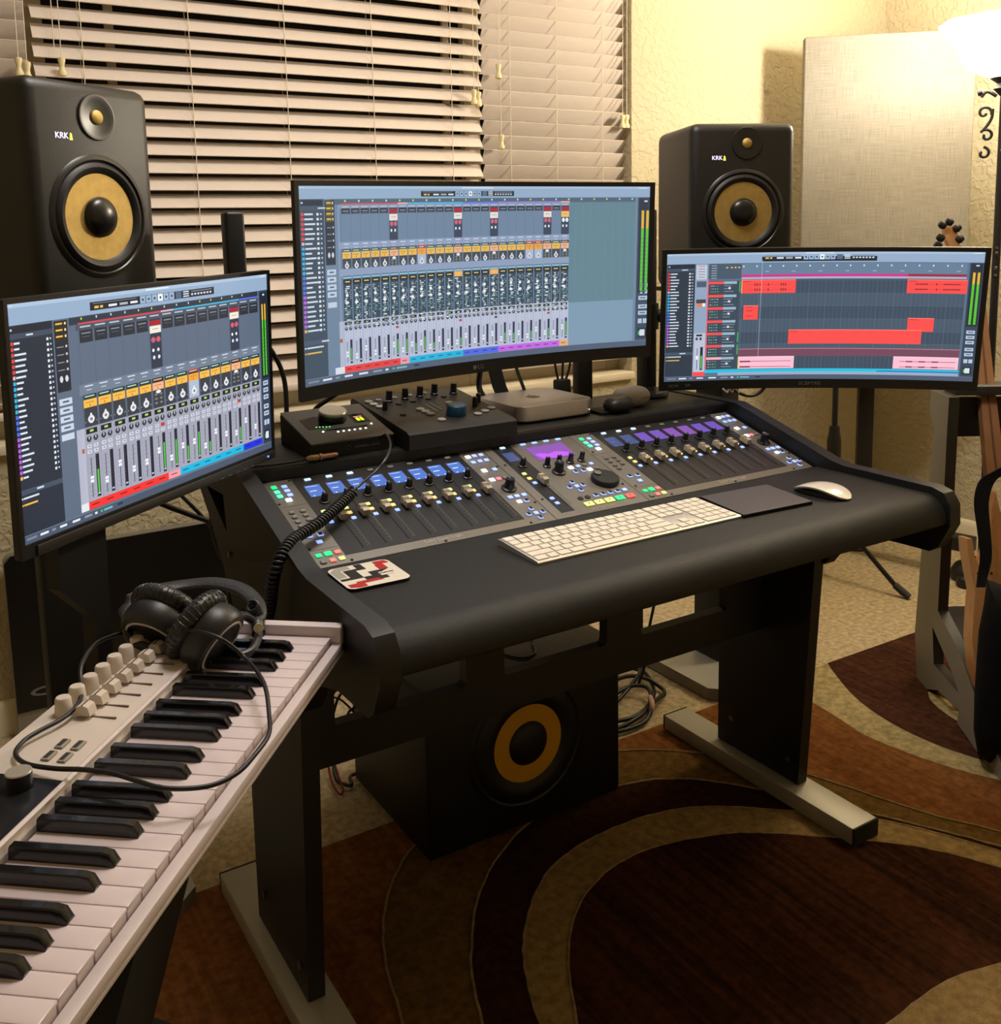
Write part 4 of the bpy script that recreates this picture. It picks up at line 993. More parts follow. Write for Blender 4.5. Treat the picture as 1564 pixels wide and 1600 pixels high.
    for y in (.248, .288):
        for x in list((.29, .297, .306, .333, .375, .382, .389)): A((x, y - .010, x + .003, y + .010, (110, 24, 34), 9))
        A((.262, y - .001, .41, y + .001, (190, 40, 44), 8))
        for x0, n_ in ((.80, 6), (.885, 8)):
            for k in range(n_): A((x0 + k * .0065, y - .005, x0 + k * .0065 + .0045, y + .005, (110, 24, 34), 9))
        A((.863, y - .008, .866, y + .008, (110, 24, 34), 9)); A((.79, y - .001, .95, y + .001, (180, 40, 44), 8))
    for y in (.45, .492): A((.266, y, .285, y + .004, (120, 24, 34), 9))
    for k in range(8): A((.4 + .05 * k + .01, .632 + 0.0, .44 + .05 * k, .633, RD, 8))
    for x0, x1 in ((.247, .431), (.75, .952)):
        A((x0, .815, x1, .912, (252, 190, 208), 7)); A((x0, .815, x1, .82, (255, 225, 235), 8))
        for y in (.852, .895): A((x0 + .01 if x0 < .5 else x0 + .02, y, x1 - .01, y + .004, (150, 40, 60), 8)); A((x0 + .005, y - .003, x0 + .04, y + .008, (120, 30, 50), 9)) if x0 < .5 else [A((x, y - .003, x + .02, y + .007, (130, 40, 60), 9)) for x in (.79, .83, .87)]
    A((.246, .815, .2485, .912, (240, 210, 60), 9)); A((.247, .21, .249, .315, (240, 210, 60), 9))
    A((.136, .915, .955, .94, (30, 190, 220), 6)); A((.7, .93, .955, .94, (20, 120, 190), 7)); A((.18, .936, .955, .962, (150, 168, 196), 5))
    A((.3115, .06, .3122, .815, (220, 228, 236), 10)); A((.3085, .4, .3092, .815, (200, 210, 220), 10)) if False else None
    meters_right(L, .959, .08, .155, .555)
    return L

# left 27-inch
t, Mx = monitor('computer_monitor', 'left flat monitor showing a mixer window with big faders, in front of the left speaker', (-.1835, .0959, 1.030), .643, .038, -.019, .5254, .2957, (.0055, .0055, .006, .018), 0, ui_mixer(15, .207, .0495, False), th=.03, group='monitors around the desk')
b = B(); b.box(-.246, .264, -.006, -.0035, -.1658, -.1522, bev=.0008); obj('chin_strip', b, mat('chin_grey', (66, 64, 62), .4, metal=.3), t)
b = B(); b.box(.242, .2455, -.0068, -.006, -.1600, -.1572); obj('power_light', b, G_DOT, t, smooth=0)
b = B()
for k in range(5): b.box(.115 + .02 * k, .123 + .02 * k, -.0065, -.0055, -.1645, -.1632)
obj('menu_buttons', b, TXTG, t, smooth=0)
b = B(); b.box(-.05, .05, .028, .048, -.05, .05, bev=.004); obj('wall_plate', b, BLKM, t)
b = B(); b.prism([(-.185, -.09), (-.10, -.09), (-.10, -1.012), (-.128, -1.012), (-.128, -.30), (-.185, -.24)], .026, .05, 'y'); obj('stand_neck', b, mat('neck_black', (7, 7, 8), .6), t)
b = B(); b.box(-.24, -.04, -.06, .16, -1.02, -1.0125, bev=.003); obj('stand_base', b, BLKM, t)
# centre 34-inch curved
t, Mx = monitor('computer_monitor', 'centre curved ultrawide monitor with a dense mixer window and blank blue-green area', (.4665, .294, 1.1625), .067, .045, -.007, .800, .335, (.009, .010, .009, .024), 1.5, ui_mixer(25, .1112, .0261, True), th=.04, haze=.17, group='monitors around the desk')
text('lettering', 'LG', .012, TXTG, t, (.0, -.0045, -.18), (PI / 2, 0, 0), .0003)
b = B(); b.T = Matrix.Translation((-.014, -.0036, -.18)) @ FRONT; b.lathe([(0, 0), (.0045, 0), (.0045, .0006), (0, .0008)], 20); obj('emblem', b, TXTG, t)
b = B(); b.box(-.06, .06, .036, .07, -.06, .06, bev=.006); obj('wall_plate', b, BLKM, t)
# right 30-inch curved
t, Mx = monitor('computer_monitor', 'right curved ultrawide monitor showing red and pink audio clips, in front of the right speaker', (1.2865, .1735, 1.0385), -.606, .100, .011, .697, .294, (.011, .011, .010, .021), 2.2, ui_arrange(), th=.035, haze=.08, group='monitors around the desk')
text('lettering', 'SCEPTRE', .010, TXTG, t, (-.01, -.0045, -.157), (PI / 2, 0, 0), .0003, sx=1.3)
text('lettering', 'HDMI', .0095, TXTG, t, (-.325, -.0284, -.1575), (PI / 2, 0, .148), .0003)
text('lettering', 'DP', .0095, TXTG, t, (-.292, -.0240, -.157), (PI / 2, 0, .133), .0003)
b = B(); b.box(-.06, .06, .03, .06, -.06, .06, bev=.006); obj('wall_plate', b, BLKM, t)

# ---- monitor poles and arms
def pole_arm(label, px, py, z0, z1, arm_to, base=True, lbl=None):
    t = thing('monitor_pole', label, 'monitor mount', (px, py, z0), group=None)
    b = B(); b.box(px - .018, px + .018, py - .018, py + .018, z0, z1, bev=.006, seg=3); obj('column', b, BLK, t, world=True)
    if base:
        b = B(); b.lathe([(.05, z0), (.052, z0 + .004), (.05, z0 + .010), (.024, z0 + .014), (.022, z0 + .022)], 32, 0, Matrix.Translation((px, py, 0))); obj('base_plate', b, BLK, t, world=True)
    b = B(); a = Vector((px, py, arm_to[2])); c = Vector(arm_to)
    b.tube([a, a + (c - a) * .5 + Vector((0, .02, 0)), c], .016, 12, smooth=4); b.cyl(px, py, arm_to[2] - .03, arm_to[2] + .03, .028); obj('arm', b, BLK, t, world=True)
    return t
pole_arm('black monitor pole standing above the left monitor in front of the blind', .047, .478, .852, 1.29, (-.205, .145, 1.03))
pole_arm('black monitor pole standing between centre and right monitors at the shelf end', .999, .43, .852, 1.287, (1.325, .232, 1.04))
pole_arm('black monitor pole behind the small silver computer, under the centre monitor', .845, .475, .852, 1.20, (.52, .365, 1.17), base=False)

# ================================================================== SPEAKERS
def speaker(label, loc, yaw, grp, wz):
    t = thing('studio_speaker', label, 'speaker', loc, (0, 0, yaw), group=grp)
    b = B(); b.box(-.132, .132, 0, .30, -.2035, .2035, bev=.022, seg=4); obj('cabinet', b, mat('speaker_black', (30, 29, 28), .42, bump=.12, bscale=700), t)
    def fr(prof, z, nm, m, par=t, seg=48, mi=0):
        b = B(); b.lathe(prof, seg, 0, Matrix.Translation((.007 if z > wz else 0, 0, z)) @ FRONT, caps=(False, False)); return obj(nm, b, m, par)
    # woofer: z of profile = distance towards viewer
    wf = fr([(.104, .0002), (.100, .003), (.0955, .0045), (.0935, .003), (.092, .0005)], wz, 'woofer_ring', mat('ring_black', (34, 33, 32), .3))
    fr([(.092, .0006), (.089, .0045), (.083, .007), (.077, .005), (.0725, .0008)], wz, 'surround', RUB, wf)
    fr([(.0725, .0009), (.06, .0009 - 0), (.034, .0011)], wz, 'cone', GOLD, wf)
    fr([(.034, .0010), (.033, .006), (.026, .013), (.014, .0175), (0, .019)], wz, 'dust_cap', mat('dust_cap_black', (22, 22, 22), .28), wf)
    tw = fr([(.0385, .0002), (.0375, .003), (.035, .0032), (.028, .0018), (.014, .0012), (.0125, .001)], wz + .165, 'waveguide', mat('ring_black', (1, 1, 1)))
    fr([(.0125, .001), (.0115, .004), (.007, .0068), (0, .0078)], wz + .165, 'tweeter_dome', GOLD, tw)
    text('lettering', 'KRK', .0140, glow('logo', (225, 215, 255), 1.3), t, (-.067, -.0008, wz + .130), (PI / 2, 0, 0), .0004, bold=.0, sx=1.)
    b = B(); b.prism([(-.0515, wz + .124), (-.050, wz + .1355), (-.0495, wz + .1355), (-.0495, wz + .124)], -.0012, -.0002, 'y'); obj('emblem', b, glow('logo_yellow', (240, 230, 90), 1.), t, smooth=0)
    b = B(); b.prism([(-.0492, wz + .124), (-.0485, wz + .1355), (-.047, wz + .1345), (-.0455, wz + .124)], -.0012, -.0002, 'y'); obj('emblem', b, glow('logo_yellow', (1, 1, 1)), t, smooth=0)
    return t
spkL = speaker('large black studio speaker with bright gold cone, at the left in front of the blinds', (-.190, .442, 1.30), math.radians(33), 'studio speakers', -.018)
spkR = speaker('black studio speaker with dull brown-gold cone, against the wall right of the window', (1.285, .408, 1.288), math.radians(-25), 'studio speakers', -.010)
def stand(label, cx, cy, yaw, ztop, pw, pd, bx):
    t = thing('speaker_stand', label, 'speaker stand', (cx, cy, 0), (0, 0, yaw), group='speaker stands')
    bw, bd = bx
    P = [(-bw / 2 + .03, -bd / 2), (bw / 2 - .03, -bd / 2), (bw / 2, -bd / 2 + .03), (bw / 2, bd / 2 - .03), (bw / 2 - .03, bd / 2), (-bw / 2 + .03, bd / 2), (-bw / 2, bd / 2 - .03), (-bw / 2, -bd / 2 + .03)]
    b = B(); b.prism(P, .004, .036, 'z', mi=0, mi_side=1); obj('base_plate', b, [ALUP, mat('base_edge', (120, 112, 98), .5)], t, label='silver base plate')
    b = B(); b.box(-pw / 2, pw / 2, -pd / 2, pd / 2, .0365, ztop - .012, bev=.003); obj('post', b, BLKM, t)
    b = B(); b.box(-.11, .11, -.13, .13, ztop - .0115, ztop - .0005, bev=.002); obj('top_plate', b, BLKM, t)
stand('black post with silver base plate standing under the left speaker', -.285, .565, 0, 1.0955, .07, .09, (.34, .37))
stand('black post with silver base plate standing behind the right end of the desk', 1.41, .618, 0, 1.0835, .065, .10, (.335, .36))
# subwoofer
t = thing('subwoofer', 'big black subwoofer with yellow cone on the floor under the desk', 'subwoofer', (.54, .44, 0))
b = B(); b.box(.302, .778, .258, .625, .012, .358, bev=.006, seg=3); obj('cabinet', b, mat('sub_black', (15, 15, 15), .5, bump=.1, bscale=500), t, world=True)
def frs(prof, nm, m, par=None):
    b = B(); b.lathe(prof, 56, 0, Matrix.Translation((.537, .258, .193)) @ FRONT, caps=(False, False))
    o = obj(nm, b, m); o.data.transform(WM['subwoofer'].inverted()); o.parent = par or t; return o
wf = frs([(.142, .0002), (.138, .003), (.132, .0035), (.128, .001)], 'woofer_ring', RUB)
frs([(.128, .001), (.122, .004), (.108, .010), (.095, .0075), (.083, .001)], 'surround', RUB, wf)
frs([(.083, .0012), (.06, .0011), (.047, .0012)], 'cone', mat('cone_yellow', (214, 160, 20), .5), wf)
frs([(.047, .0012), (.045, .004), (.03, .010), (0, .013)], 'dust_cap', mat('sub_cap', (14, 14, 14), .5), wf)
for x in (.34, .74):
    for y in (.29, .59):
        b = B(); b.cyl(x, y, .0105, .0125, .018); obj('foot', b, RUB, t, world=True)

# ================================================================== OLD SCREEN ON THE FLOOR (left)
t = thing('all_in_one_computer', 'switched-off all-in-one computer with black glass and silver chin, leaning by the back wall', 'computer', (0, 1.27, 0))
b = B(); b.prism(rrect(-.325, .335, .003, .478, .022, 5), 1.272, 1.300, 'y'); obj('aluminium_body', b, mat('aio_silver', (150, 146, 138), .4, metal=.6), t, world=True)
b = B(); b.prism([(-.324, .072), (.334, .072), (.334, .46), (.318, .477), (-.308, .477), (-.324, .46)], 1.268, 1.2718, 'y'); g = obj('screen_glass', b, mat('dark_glass', (9, 9, 10), .35), t, world=True)
b = B()
P = [(-.255 + .036 * math.cos(2 * PI * k / 24), .118 + .012 * math.sin(2 * PI * k / 24)) for k in range(24)]; Q = [(-.255 + .026 * math.cos(2 * PI * k / 24), .118 + .007 * math.sin(2 * PI * k / 24)) for k in range(24)]
b.prism(P, 1.2674, 1.268, 'y', holes=[Q]); b.prism([(-.21, .128), (-.21, .114), (-.165, .114), (-.165, .128)], 1.2674, 1.268, 'y') if False else None
o = obj('emblem', b, TXTG, smooth=0); o.data.transform(WM['all_in_one_computer'].inverted()); o.parent = g
text('lettering', 'MTV-S', .016, TXTG, g, (-.178, -.003, .118), (PI / 2, 0, 0), .0003)

# ================================================================== MIDI KEYBOARD
KA = math.atan2(.768, .641); KO = Vector((-.242, -.416, .73))
MK = Matrix.Translation(KO) @ Matrix.Rotation(KA, 4, 'Z')
t = thing('midi_keyboard', 'white piano-style keyboard controller with headphones lying on it', 'keyboard controller', M=MK)
def kobj(nm, b, m, par=t, **k): return obj(nm, b, m, par, **k)
XR_, XL_ = .3005, -.585
b = B(); b.box(XL_, XR_, .022, .232, -.060, -.0205, bev=.004)                      # bottom tray
b.box(XL_, XR_, -.0135, .03, -.026, -.0195, bev=.0015); b.box(XL_, XR_, -.0135, -.001, -.0215, -.009, bev=.0012)                             # front lip
b.box(.2835, XR_, -.0135, .232, -.026, .014, bev=.003); b.box(XL_, -.5655, -.0135, .232, -.026, .014, bev=.003)
kobj('case', b, WHT)
b = B(); b.prism([(.134, -.021), (.134, .004), (.138, .013), (.232, .018), (.2315, -.021)], -.565, .283, 'x'); kobj('control_panel', b, mat('panel_white', (206, 195, 186), .45), smooth=20)
pz = lambda y: .0131 + (y - .138) * (.005 / .094)
b = B(); b.prism([(.1345, .0135), (.1375, .0155), (.1395, .0145), (.1385, .0128)], -.565, .283, 'x'); kobj('ridge', b, WHT)
# white keys, from high C downwards
names = ['C'] + ['B', 'A', 'G', 'F', 'E', 'D', 'C'] * 5
blk = {'B': ('A#', .004), 'A': ('G#', .0), 'G': ('F#', -.004), 'E': ('D#', .003), 'D': ('C#', -.004)}
P_ = .0235
for i, n_ in enumerate(names):
    xr = .282 - P_ * i; xl = xr - P_
    b = B(); b.box(xl + .0004, xr - .0004, 0, .131, -.0035, 0.0, bev=.0009, seg=2); b.box(xl + .0006, xr - .0006, .0008, .012, -.019, -.003, bev=.0008, seg=1)
    kobj('white_key', b, KEYW)
    if n_ in blk:
        cx = xl + blk[n_][1]
        b = B(); w0_, w1_ = .0062, .0047
        sec = [(.037, .0, w0_ + .0, 0), ]
        ys = [(.036, .0005, .0108), (.0375, .0095, .0), (.050, .0118, 0), (.131, .0115, 0)]
        V = []
        for y, zt in ((.0355, .002), (.0405, .0102), (.048, .0118), (.131, .0112)):
            V.append([b._v((cx - w0_, y, .0)), b._v((cx - w1_ - .0004, y, zt - .001)), b._v((cx - w1_ + .001, y, zt)), b._v((cx + w1_ - .001, y, zt)), b._v((cx + w1_ + .0004, y, zt - .001)), b._v((cx + w0_, y, .0))])
        for A_, C_ in zip(V, V[1:]):
            for k in range(5): b.bm.faces.new((A_[k], A_[k + 1], C_[k + 1], C_[k]))
        b.bm.faces.new(V[0]); b.bm.faces.new(V[-1][::-1]); b.bm.faces.new([r[0] for r in V][::-1] + [r[5] for r in V])
        kobj('black_key', b, KEYB, smooth=30)
KW = mat('knob_cream', (208, 196, 184), .45)
for k in range(9):
    x = .024 + .0262 * k; y = .211
    b = B(); b.lathe([(.0098, 0), (.0092, .004), (.0082, .017), (.0068, .0188), (0, .019)], 28, 0, Matrix.Translation((x, y, pz(y)))); kobj('knob', b, KW)
    b = B(); b.box(x - .0009, x + .0009, .152, .19, pz(.152) + .0001, pz(.152) + .0020); sl = kobj('fader_slot', b, mat('slot_brown', (120, 100, 88), .7), smooth=0)
    yf = .186; z = pz(yf)
    b = B(); b.prism([(yf - .009, z + .003), (yf + .009, z + .003), (yf + .0065, z + .0125), (yf + .0008, z + .0145), (yf - .0008, z + .0145), (yf - .0065, z + .0125)], x - .007, x + .007, 'x'); b.box(x - .001, x + .001, yf - .003, yf + .003, z, z + .004)
    cp = kobj('fader_cap', b, KW, par=sl)
    b = B(); b.box(x - .0071, x + .0071, yf - .0007, yf + .0007, z + .0143, z + .0149); kobj('cap_line', b, BTD, par=cp, smooth=0)
for x in (-.034, -.057):
    for y in (.177, .160):
        b = B(); b.box(x - .0085, x + .0085, y - .0045, y + .0045, pz(y), pz(y) + .0022, bev=.001, mi=0); b.box(x - .006, x + .007, y - .0015, y + .0032, pz(y) + .0021, pz(y) + .0026, mi=1); kobj('button', b, [mat('btn_olive', (150, 144, 128), .4), BTD], smooth=0)
b = B(); b.prism([(.1395, pz(.1395)), (.206, pz(.206)), (.206, pz(.206) + .0008), (.1395, pz(.1395) + .0008)], -.205, -.094, 'x'); kobj('display_panel', b, mat('kb_display', (26, 28, 32), .25, var=.3, vscale=50), smooth=0)
b = B(); b.lathe([(.0118, 0), (.0115, .014)], 32, 0, Matrix.Translation((-.110, .173, pz(.173) + .0008))); e = kobj('encoder', b, KNOB)
b = B(); b.lathe([(.0115, .014), (.0118, .0146), (.0112, .0156), (0, .0158)], 32, 0, Matrix.Translation((-.110, .173, pz(.173) + .0008))); kobj('encoder_cap', b, STEEL, par=e)
b = B(); b.box(-.215, .02, .1505, .1508, pz(.151), pz(.151) + .0003); b.box(-.0705, -.070, .141, .2, pz(.17), pz(.17) + .0006); kobj('panel_print', b, LINEG, smooth=0) if False else None
# keyboard stand
t = thing('keyboard_stand', 'black slanting keyboard stand under the white piano keyboard', 'stand', M=Matrix.Translation((KO.x, KO.y, 0)) @ Matrix.Rotation(KA, 4, 'Z'))
def kleg(x0, x1):
    b = B(); y0, y1 = .085, .115
    P = [(x0, .0), (x0 + .118, .0), (x1 + .118, .665), (x1, .665)]
    b.prism(P, y0, y1, 'y'); return b
obj('leg', kleg(-.672, .016), BLKM, t)
obj('leg', kleg(-1.05, -.362), BLKM, t)
b = B(); b.box(-.50, .20, .02, .2, .6655, .6695, bev=.001); obj('top_rail', b, BLKM, t)
# ================================================================== HEADPHONES
DR = D_; 
def cam_pt(x, y, d): return Vector((-.51005, -1.3566, 1.2493)) + d * (R_ * ((x - 782) / 1547.06) + D_ * ((y - 574.8) / 1547.06) + F_)
t = thing('headphones', 'black over-ear headphones lying on the white piano keyboard', 'headphones', (-.24, -.19, .76))
def axisM(c, n, up):
    z = n.normalized(); x = up.cross(z).normalized(); y = z.cross(x)
    m = Matrix.Identity(4)
    for i in range(3): m[i][0], m[i][1], m[i][2], m[i][3] = x[i], y[i], z[i], c[i]
    return m
def cup(c, n, r=.041):
    T = axisM(Vector(c), Vector(n), Vector((0, 0, 1))) @ Matrix.Diagonal((1, 1.06, 1, 1))
    def part(prof, nm, m, par, caps=(True, True), seg=40):
        b = B(); b.lathe(prof, seg, 0, T, caps=caps); return_ = obj(nm, b, m); return_.data.transform(WM['headphones'].inverted()); return_.parent = par; return return_
    sh = part([(r * .93, -.030), (r * .98, -.024), (r, -.016), (r * .99, -.006), (r * .93, -.001), (r * .84, .0), (0, .0)], 'ear_cup', mat('hp_black', (24, 24, 24), .4, bump=.1, bscale=900), t)
    part([(r * .78, .0002), (r * .78, .0016), (r * .72, .0016), (r * .72, .0002)], 'accent_ring', mat('hp_ring', (205, 200, 190), .3), sh, (False, False))
    b = B(); b.T = T
    ring = [Vector((r * .80 * math.cos(2 * PI * k / 40), r * .80 * math.sin(2 * PI * k / 40), -.041)) for k in range(40)]
    b.tube(ring, .0125, 12, closed=True); b.lathe([(r * .8, -.0405), (0, -.0405)], 40, 0, caps=(False, False))
    # stitched wrinkles
    pd = obj('ear_pad', b, mat('hp_pad', (32, 31, 30), .38, bump=.4, bscale=120)); pd.data.transform(WM['headphones'].inverted()); pd.parent = sh
    b = B(); b.T = T
    for k in range(40):
        a = 2 * PI * k / 40; ca, sa = math.cos(a), math.sin(a)
        b.tube([(r * .80 * ca + .0126 * ca * math.cos(q), r * .80 * sa + .0126 * sa * math.cos(q), -.041 + .0126 * math.sin(q)) for q in (-.9, -.3, .3, .9)], .0007, 4)
    o = obj('pad_seam', b, mat('hp_pad', (1, 1, 1))); o.data.transform(WM['headphones'].inverted()); o.parent = pd
    return sh, T
cL = cam_pt(237, 998, 1.22); cR = cam_pt(346, 1008, 1.20)
cup(cL, (-.60, -.50, -.56), .043); cup(cR, (.53, -.67, -.52), .042)
# yokes
for pts in ([(205, 968, 1.25), (198, 985, 1.225), (210, 1004, 1.205), (232, 1012, 1.20)], [(398, 972, 1.27), (404, 992, 1.245), (394, 1016, 1.215), (372, 1026, 1.20)], [(398, 972, 1.27), (380, 962, 1.25), (364, 966, 1.225), (356, 974, 1.21)]):
    b = B(); b.tube([cam_pt(*p) for p in pts], .0055, 10, smooth=6); o = obj('yoke', b, mat('hp_black', (1, 1, 1)), t, world=True)
bandp = [(202, 972, 1.265), (196, 950, 1.30), (212, 934, 1.335), (245, 922, 1.365), (290, 914, 1.385), (335, 911, 1.385), (375, 920, 1.365), (398, 938, 1.335), (406, 958, 1.30), (402, 976, 1.275)]
path = catmull([cam_pt(*p) for p in bandp], 8)
b = B(); cen = sum(path, Vector()) / len(path); rings = []
wd = (F_ * .9 - D_ * .25).normalized()
for i, p in enumerate(path):
    tn = (path[min(i + 1, len(path) - 1)] - path[max(i - 1, 0)]).normalized()
    wv = (wd - tn * wd.dot(tn)).normalized(); nn = tn.cross(wv).normalized()
    f_ = math.sin(PI * i / (len(path) - 1)); hw = .007 + .006 * f_; ht = .003 + .003 * f_
    rings.append([b._v(p + wv * hw * math.cos(a) + nn * ht * math.sin(a)) for a in [2 * PI * k / 12 for k in range(12)]])
for A_, C_ in zip(rings, rings[1:]):
    for k in range(12): b.bm.faces.new((A_[k], A_[(k + 1) % 12], C_[(k + 1) % 12], C_[k]))
b.bm.faces.new(rings[0][::-1]); b.bm.faces.new(rings[-1]); obj('headband', b, mat('hp_band', (40, 39, 38), .5, bump=.2, bscale=300), t, world=True)
for p, q in (((402, 976, 1.262), (404, 990, 1.25)), ((203, 970, 1.262), (199, 984, 1.24))):
    b = B(); A_, C_ = cam_pt(*p), cam_pt(*q); b.tube([A_, C_], .009, 14); h_ = obj('hinge', b, mat('hp_black', (1, 1, 1)), t, world=True)
T = axisM(cam_pt(404, 981, 1.238), -F_ + R_ * .2, Vector((0, 0, 1)))
b = B(); b.lathe([(0, .003), (.0058, .003), (.0062, .001), (.0062, 0), (0, 0)], 20, 0, T, caps=(False, False)); obj('hinge_cap', b, mat('hinge_silver', (215, 205, 170), .25, metal=.8), t, world=True)

# ================================================================== CABLES
def cable(label, pts, r=.0028, m=CABLE, smooth=8, name='cable', cat='cable', seg=8, group=None):
    b = B(); b.tube(pts, r, seg, smooth=smooth); return tag(obj(name, b, m, smooth=60), label, cat, group)
c = [cam_pt(262, 985, 1.19), cam_pt(300, 985, 1.165), cam_pt(345, 998, 1.15), cam_pt(385, 1030, 1.155), (-.199, -.352, .765), (-.214, -.412, .757), (-.226, -.445, .756), (-.248, -.473, .756), (-.272, -.491, .752), (-.301, -.498, .752), (-.336, -.489, .757), (-.355, -.464, .758), (-.372, -.435, .757), (-.392, -.410, .755), (-.415, -.388, .753), (-.436, -.362, .752), (-.443, -.338, .753), (-.434, -.316, .753), (-.418, -.304, .754), (-.395, -.290, .754), (-.378, -.272, .755), (-.368, -.246, .757), (-.362, -.215, .775), (-.338, -.16, .775), (-.31, -.12, .765), (-.29, -.10, .758), (-.262, -.09, .760)]
cable('black headphone cord curling over the white piano keys and back', c, .0024, name='headphone_cord', cat='cord')
# coiled cable
ctr = [Vector(p) for p in ((.118, .125, .826), (.102, .118, .818), (.064, .09, .808), (.033, .068, .801), (.006, .053, .796), (-.016, .040, .793), (-.036, .022, .789), (-.056, .004, .776), (-.066, .002, .752), (-.068, .010, .727), (-.068, .022, .70), (-.070, .035, .672), (-.075, .03, .62), (-.09, -.0, .60), (-.11, -.04, .62), (-.128, -.09, .69), (-.133, -.125, .745), (-.145, -.145, .775))]
cc = catmull(ctr, 24)
L_ = [0]
for a, e in zip(cc, cc[1:]): L_.append(L_[-1] + (e - a).length)
def at(s_):
    for i in range(len(cc) - 1):
        if L_[i + 1] >= s_:
            q = (s_ - L_[i]) / max(1e-9, L_[i + 1] - L_[i]); return cc[i].lerp(cc[i + 1], q), (cc[i + 1] - cc[i]).normalized()
    return cc[-1], (cc[-1] - cc[-2]).normalized()
hp = []; tot = L_[-1]; turns = int(tot / .0068); n = turns * 12
nr = Vector((0, 0, 1))
for i in range(n + 1):
    p, tn = at(tot * i / n); nr = (nr - tn * nr.dot(tn)).normalized(); bn = tn.cross(nr); a = 2 * PI * i / 12
    hp.append(p + (nr * math.cos(a) + bn * math.sin(a)) * .0072)
t = thing('coiled_cable', 'black coiled cable draped over the left console and down the desk side', 'cable', (.11, .12, .8))
b = B(); b.tube(hp, .0027, 6); obj('coil', b, CABLE, t, world=True, smooth=80)
b = B(); b.tube([(.238, .279, .872), (.240, .262, .882), (.232, .235, .886), (.219, .196, .876), (.192, .160, .862), (.168, .150, .846), (.13, .13, .833), (.118, .125, .826)], .0024, 8, smooth=8); obj('straight_lead', b, CABLE, t, world=True)
# jack plug
t = thing('jack_plug', 'copper and silver headphone jack plug lying in front of the audio interface', 'plug', (.12, .268, .858))
a0 = Vector((.088, .2635, .8570)); a1 = Vector((.148, .2655, .8570)); dv = (a1 - a0)
T = axisM(a0, dv, Vector((0, 0, 1)))
b = B(); b.lathe([(.0035, 0), (.0045, .004), (.0062, .008), (.0062, .020), (.0052, .024), (.0052, .032)], 18, 0, T); obj('barrel', b, mat('plug_brass', (148, 122, 88), .35, metal=.9), t, world=True)
b = B(); b.lathe([(.0066, .0245), (.007, .026), (.0066, .029)], 18, 0, T); b.lathe([(.0048, .032), (.0048, .056), (.003, .060)], 18, 0, T); obj('sleeve', b, mat('plug_copper', (168, 124, 100), .3, metal=.9), t, world=True)
b = B(); b.tube([(.088, .2635, .857), (.06, .266, .8545), (.03, .272, .8535), (-.005, .28, .8535)], .002, 8, smooth=6); obj('lead', b, CABLE, t, world=True)
cable('black cable rising between left monitor and blind to the shelf', [(.085, .535, 1.06), (.12, .535, 1.03), (.142, .535, .99), (.150, .53, .95), (.147, .52, .90), (.14, .512, .84), (.13, .51, .78)], .005)
cable('short black cable slanting up behind the audio interface to the centre monitor', [(.19, .515, .84), (.195, .50, .893), (.222, .48, .92), (.262, .46, .948), (.32, .43, 1.0)], .0045)
# loop cables under centre monitor
cable('black cable bundle hanging in a loop under the centre monitor, left of the silver computer', [(.60, .47, 1.01), (.577, .475, .965), (.575, .49, .91), (.60, .505, .875), (.64, .515, .84)], .0065)
b = B(); b.prism([(.598, 1.02), (.630, 1.02), (.634, .96), (.652, .90), (.672, .857), (.640, .857), (.622, .90), (.606, .96)], .50, .512, 'y')
tag(obj('monitor_bracket', b, BLKM), 'flat black bracket hanging below the centre monitor logo', 'bracket')
cable('thin black cable slanting down right of the bracket under the centre monitor', [(.655, .47, .985), (.67, .485, .94), (.70, .50, .885), (.715, .51, .85)], .0042)
b = B(); b.box(.772, .808, .468, .492, .862, .905, bev=.004); b.tube([(.78, .48, .90), (.768, .478, .95), (.762, .475, 1.0)], .003, 6, smooth=4); b.tube([(.79, .48, .90), (.792, .478, .95), (.79, .475, 1.0)], .003, 6, smooth=4); b.tube([(.80, .48, .90), (.812, .478, .94), (.815, .475, 1.0)], .003, 6, smooth=4)
tag(obj('power_adapter', b, BLKM), 'black plug block with three cords behind the silver computer', 'adapter')
# cable under right monitor
cable('black cable looping below the right monitor', [(1.128, .3, .915), (1.136, .3, .888), (1.155, .3, .866), (1.182, .3, .852), (1.207, .3, .846), (1.233, .3, .848), (1.254, .3, .862), (1.264, .295, .90)], .004)
b = B(); b.tube([(1.114, .295, .873), (1.126, .293, .864), (1.130, .293, .873), (1.143, .294, .863), (1.151, .296, .871), (1.167, .297, .857)], .0022, 6, smooth=5)
tag(obj('cable_tie', b, TXTW), 'white twist tie on the cable below the right monitor', 'cable tie')
# cables behind left monitor
cable('upper black cable against the wall below the left monitor', [(-.245, .59, .80), (-.16, .6, .775), (-.081, .6, .724), (-.031, .6, .695), (.019, .58, .667), (.04, .50, .63), (.05, .457, .61)], .0055)
cable('black cable crossing behind the left monitor towards the desk', [(-.24, .60, .86), (-.12, .62, .80), (-.06, .62, .75), (-.03, .61, .715), (-.006, .6, .682), (.02, .56, .64), (.04, .457, .60)], .004)
cable('vertical black cable dropping beside the desk side bracket', [(.012, .56, .80), (.002, .565, .76), (.0, .57, .70), (.002, .575, .66), (.012, .55, .61), (.04, .457, .585)], .005)
